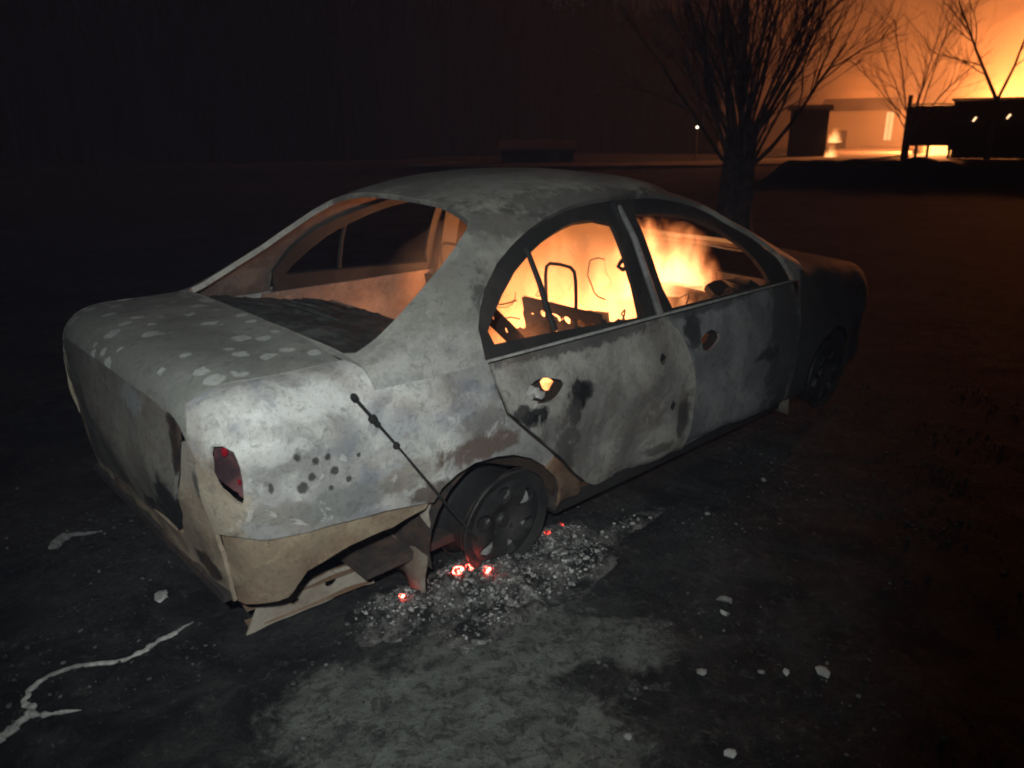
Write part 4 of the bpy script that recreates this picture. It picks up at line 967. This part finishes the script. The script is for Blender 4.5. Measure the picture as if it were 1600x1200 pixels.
# long low block wall and outbuilding lit red
M['block'] = simple("faded_roof_tile", (.36, .26, .22), .9); M['road'] = simple("pale_gravel_road", (.40, .33, .29), .95)
V = []; F = []; RP = catmull([(22.5, 29), (25.5, 24.5), (29, 21.0), (32.5, 18.2), (40, 17.8), (52, 20), (66, 25), (90, 30)], 12)
for i, p in enumerate(RP):
    d2 = RP[min(i+1, len(RP)-1)]-RP[max(i-1, 0)]; d2 = d2/np.hypot(*d2); nv = np.array([-d2[1], d2[0]])
    for j, w_ in enumerate((-2.6, -1.3, 0, 1.3, 2.6)):
        q = p+nv*w_*(1+.12*noise.noise(Vector((i*.7, j, 3)))); V.append((q[0], q[1], .14+.03*noise.noise(Vector((i*.5, j, 0)))))
for i in range(len(RP)-1):
    for j in range(4): F.append((i*5+j, i*5+j+1, (i+1)*5+j+1, (i+1)*5+j))
tag(pyobj("road", V, F, M['road'], None, True), kind="structure")
ob = empty("outbuilding", (26.7, 25.6, 0)); ob.rotation_euler = (0, 0, math.atan2(24.2-26.9, 28.0-25.3)); tag(ob, "far low outbuilding with a reddish roof edge above the car roof", "outbuilding")
boxpart("wall", (0, .9, .42), (3.6, 1.8, .84), M['darkwall'], ob)
bm = bmesh.new(); add_box(bm, (0, .9, .98), (3.9, 2.4, .10), rot=Matrix.Rotation(R(9), 3, 'X')); obj("roof", bm, M['block'], ob, False); boxpart("door", (.8, -.03, .38), (.6, .06, .7), M['sheet'], ob)
# dark wood far behind on the left
V = []; F = []; nn = 150; TW = []
for i in range(nn):
    t = i/(nn-1); a = math.atan2(fw.y, fw.x)+R(48-62.5*t); D = 62+9*math.sin(t*9)+5*noise.noise(Vector((t*14, 0, 0))); hgt = (12.5+3.5*noise.noise(Vector((t*26, 3, 0)))+2.0*noise.noise(Vector((t*80, 5, 0))))*(1-.25*sm((t-.75)/.25))
    for j in range(13):
        u = j/12; q = D-3+5*u*0; off = (u*2-1)
        rr_ = D+4.0*off; z = hgt*math.cos(off*math.pi/2)**.45*(1+.12*noise.noise(Vector((t*60, off*4, 2))))-.3
        rr_ += 3.2*noise.noise(Vector((t*150, off*3, 7))); a2 = a+R(.5)*noise.noise(Vector((t*170, off*5, 1)))
        V.append((-1.64+rr_*math.cos(a2), -2.6+rr_*math.sin(a2), z+(1.6*noise.noise(Vector((t*200, off*6, 3))) if z > 1 else 0)))
        if z > 2 and j % 2 == 0:
            for k in range(14): TW.append((V[-1], hgt))
for i in range(nn-1):
    for j in range(12): F.append((i*13+j, (i+1)*13+j, (i+1)*13+j+1, i*13+j+1))
M['wood'] = simple("night_wood", (.0015, .0015, .0015), 1.0, 0.0); rg = random.Random(4)  # night darkness put into the colour so firelight leaves no streaks
for (p, hgt) in TW:
    b0 = Vector(p)+Vector((rg.uniform(-1.5, 1.5), rg.uniform(-1.5, 1.5), rg.uniform(-1.2, .3))); d_ = Vector((rg.uniform(-.6, .6), rg.uniform(-.6, .6), 1)).normalized()*rg.uniform(.8, 3.4); s_ = Vector((rg.uniform(-1, 1), rg.uniform(-1, 1), 0)).normalized()*.07
    n0 = len(V); V += [tuple(b0-s_), tuple(b0+s_), tuple(b0+d_)]; F.append((n0, n0+1, n0+2))
tag(pyobj("far_wood", V, F, M['wood'], None, False), "black mass of a wood behind the yard at left", "wood", kind="stuff")
# distant lamp on a post
lp = empty("street_lamp", (39.9, 25.2, -.06)); tag(lp, "tiny distant lamp on a post left of the bare tree", "lamp")
bm = bmesh.new(); add_tube(bm, [(0, 0, -.3), (0, 0, 1.8)], .05, 6); obj("post", bm, M['darkwall'], lp)
M['bulb'] = simple("lamp_glass", (.9, .9, .8), .4, .3, (1, .85, .6), 5); bm = bmesh.new(); bmesh.ops.create_icosphere(bm, subdivisions=2, radius=.07, matrix=Matrix.Translation((0, 0, 1.87))); obj("lamp_glass", bm, M['bulb'], lp)

# earth bank on the right
V = []; F = []; nn = 120
for i in range(nn):
    t = i/(nn-1); cx = 22.6+ (t*18)*.36+0.0; cy_ = 11.2-t*18
    for j in range(15):
        u = j/14*2-1; h = .80*math.cos(u*math.pi/2)**1.3*(1+.25*noise.noise(Vector((t*22, u*3, 1))))*sm(t/.06)
        V.append((cx+u*2.2*.94, cy_+u*2.2*.33, -.15+h+.10*noise.noise(Vector((cx*2, cy_*2, u*4)))))
for i in range(nn-1):
    for j in range(14): F.append((i*15+j, (i+1)*15+j, (i+1)*15+j+1, i*15+j+1))
M['earth'] = simple("dark_earth", (.04, .032, .028), .95)
tag(pyobj("earth_bank", V, F, M['earth'], None, True), kind="structure")

# ------------------------------------------------------------ bare trees
M['bark'] = burnt("bare_bark", (.26, .20, .17), (.15, .115, .095), (.05, .04, .035), .5, .9, seed=1.2, patch=6)
def grow(bm, p, d, L, r, depth, rg, upb, spread, kids, nsides):
    k = 6; pts = [p.copy()]; q = p.copy(); dd = d.normalized()
    for i in range(k):
        dd = (dd+Vector((rg.uniform(-1, 1), rg.uniform(-1, 1), rg.uniform(-1, 1)))*.15+Vector((0, 0, upb))).normalized()
        q = q+dd*(L/k); pts.append(q.copy())
    add_tube(bm, pts, [max(.003, r*(1-.72*i/k)) for i in range(k+1)], nsides, False)
    if depth <= 0: return
    for c_ in range(kids[0]):
        t = rg.uniform(.22, .98); i = min(k-1, int(t*k)); b0 = pts[i].lerp(pts[i+1], t*k-i)
        ax_ = (pts[i+1]-pts[i]).normalized(); side_ = Vector((rg.uniform(-1, 1), rg.uniform(-1, 1), rg.uniform(-.3, .6))); side_ -= ax_*side_.dot(ax_)
        if side_.length < .01: continue
        nd = (ax_+side_.normalized()*spread*rg.uniform(.6, 1.2)).normalized()
        grow(bm, b0, nd, L*rg.uniform(.34, .58), max(.004, r*.42*(1-.4*t)), depth-1, rg, upb, spread, kids[1:], max(3, nsides-1))
def tree(name, base, label, trunk_r, trunk_h, stems, group=None):
    t = empty(name, base); rg = random.Random(hash(label) % 999 if False else len(label)*7)
    tag(t, label, "tree", group)
    bm = bmesh.new(); k = 9; rings = []
    for i in range(k+1):
        z = -.15+(trunk_h+.15)*i/k; f = 1+.35*math.exp(-max(0, z)/.18); ring = []
        for j in range(16):
            a = 2*math.pi*j/16; rr = trunk_r*f*(1+.16*math.sin(3*a+1)+.14*noise.noise(Vector((math.cos(a)*2, math.sin(a)*2, z*2))))*(1-.18*i/k)
            ring.append(bm.verts.new((rr*math.cos(a), rr*math.sin(a), z)))
        rings.append(ring)
    for i in range(k):
        for j in range(16): bm.faces.new((rings[i][j], rings[i][(j+1) % 16], rings[i+1][(j+1) % 16], rings[i+1][j]))
    bm.faces.new(rings[-1]); obj("trunk", bm, M['bark'], t)
    bm = bmesh.new()
    for s_ in stems(rg): grow(bm, *s_)
    obj("crown", bm, M['bark'], t)
    return t
right_v = Vector((rt.x, rt.y, 0)).normalized(); fwd_v = Vector((fw.x, fw.y, 0)).normalized()
def stems1(rg):
    out = []
    for i in range(38):
        a = -1+2*(i+.5)/38+rg.uniform(-.22, .22); lean = a*(.50 if abs(a) < .7 else .72)*(1.05 if a > 0 else .85)
        p = right_v*(a*.19)+fwd_v*rg.uniform(-.25, .25)+Vector((0, 0, rg.uniform(.95, 1.5)))
        d = right_v*lean+fwd_v*rg.uniform(-.4, .4)+Vector((0, 0, 1))
        out.append((p, d, rg.uniform(2.2, 4.2)*(1-.3*abs(a)), rg.uniform(.014, .036), 2, rg, .012, .5, (8, 6), 5))
    return out
tree("bare_tree", (8.72, 3.56, 0), "big bare multi-stem tree right behind the car's front roof", .25, 1.5, stems1, "bare trees")
def stems2(rg):
    out = []
    for (dx, dz, L, r_) in ((.55, 1, 4.6, .07), (-.75, 1, 4.8, .085)):
        out.append((Vector((0, 0, 2.75)), right_v*dx+Vector((0, 0, dz)), L, r_, 3, rg, .02, .6, (9, 6, 3), 6))
    return out
tree("bare_tree", (38.75, 9.0, 0), "forked bare tree in front of the yellow blaze at the right edge", .12, 2.95, stems2, "bare trees")
def stems3(rg):
    return [(Vector((0, 0, rg.uniform(1.0, 2.2))), right_v*rg.uniform(-1.0, .8)+Vector((0, 0, 1)), rg.uniform(3.5, 6.5), rg.uniform(.03, .05), 2, rg, .0, .6, (9, 6), 5) for i in range(9)]
tree("bare_tree", (41.0, 13.4, 0), "slim bare tree with drooping twigs over the stepped shed", .16, 2.3, stems3, "bare trees")

# ------------------------------------------------------------ smoky night air
bm = bmesh.new(); add_box(bm, (20, 0, 29), (670, 670, 62)); hz = obj("haze", bm, None, None, False)
b = NB("smoky_air"); pv = b.n("ShaderNodeVolumePrincipled"); pv.inputs['Color'].default_value = (.55, .62, .95, 1); pv.inputs['Density'].default_value = .0018; b.l(pv.outputs[0], b.out.inputs[1])
hz.data.materials.append(b.m); tag(hz, "thin smoky night air over the whole yard", "haze", kind="stuff")
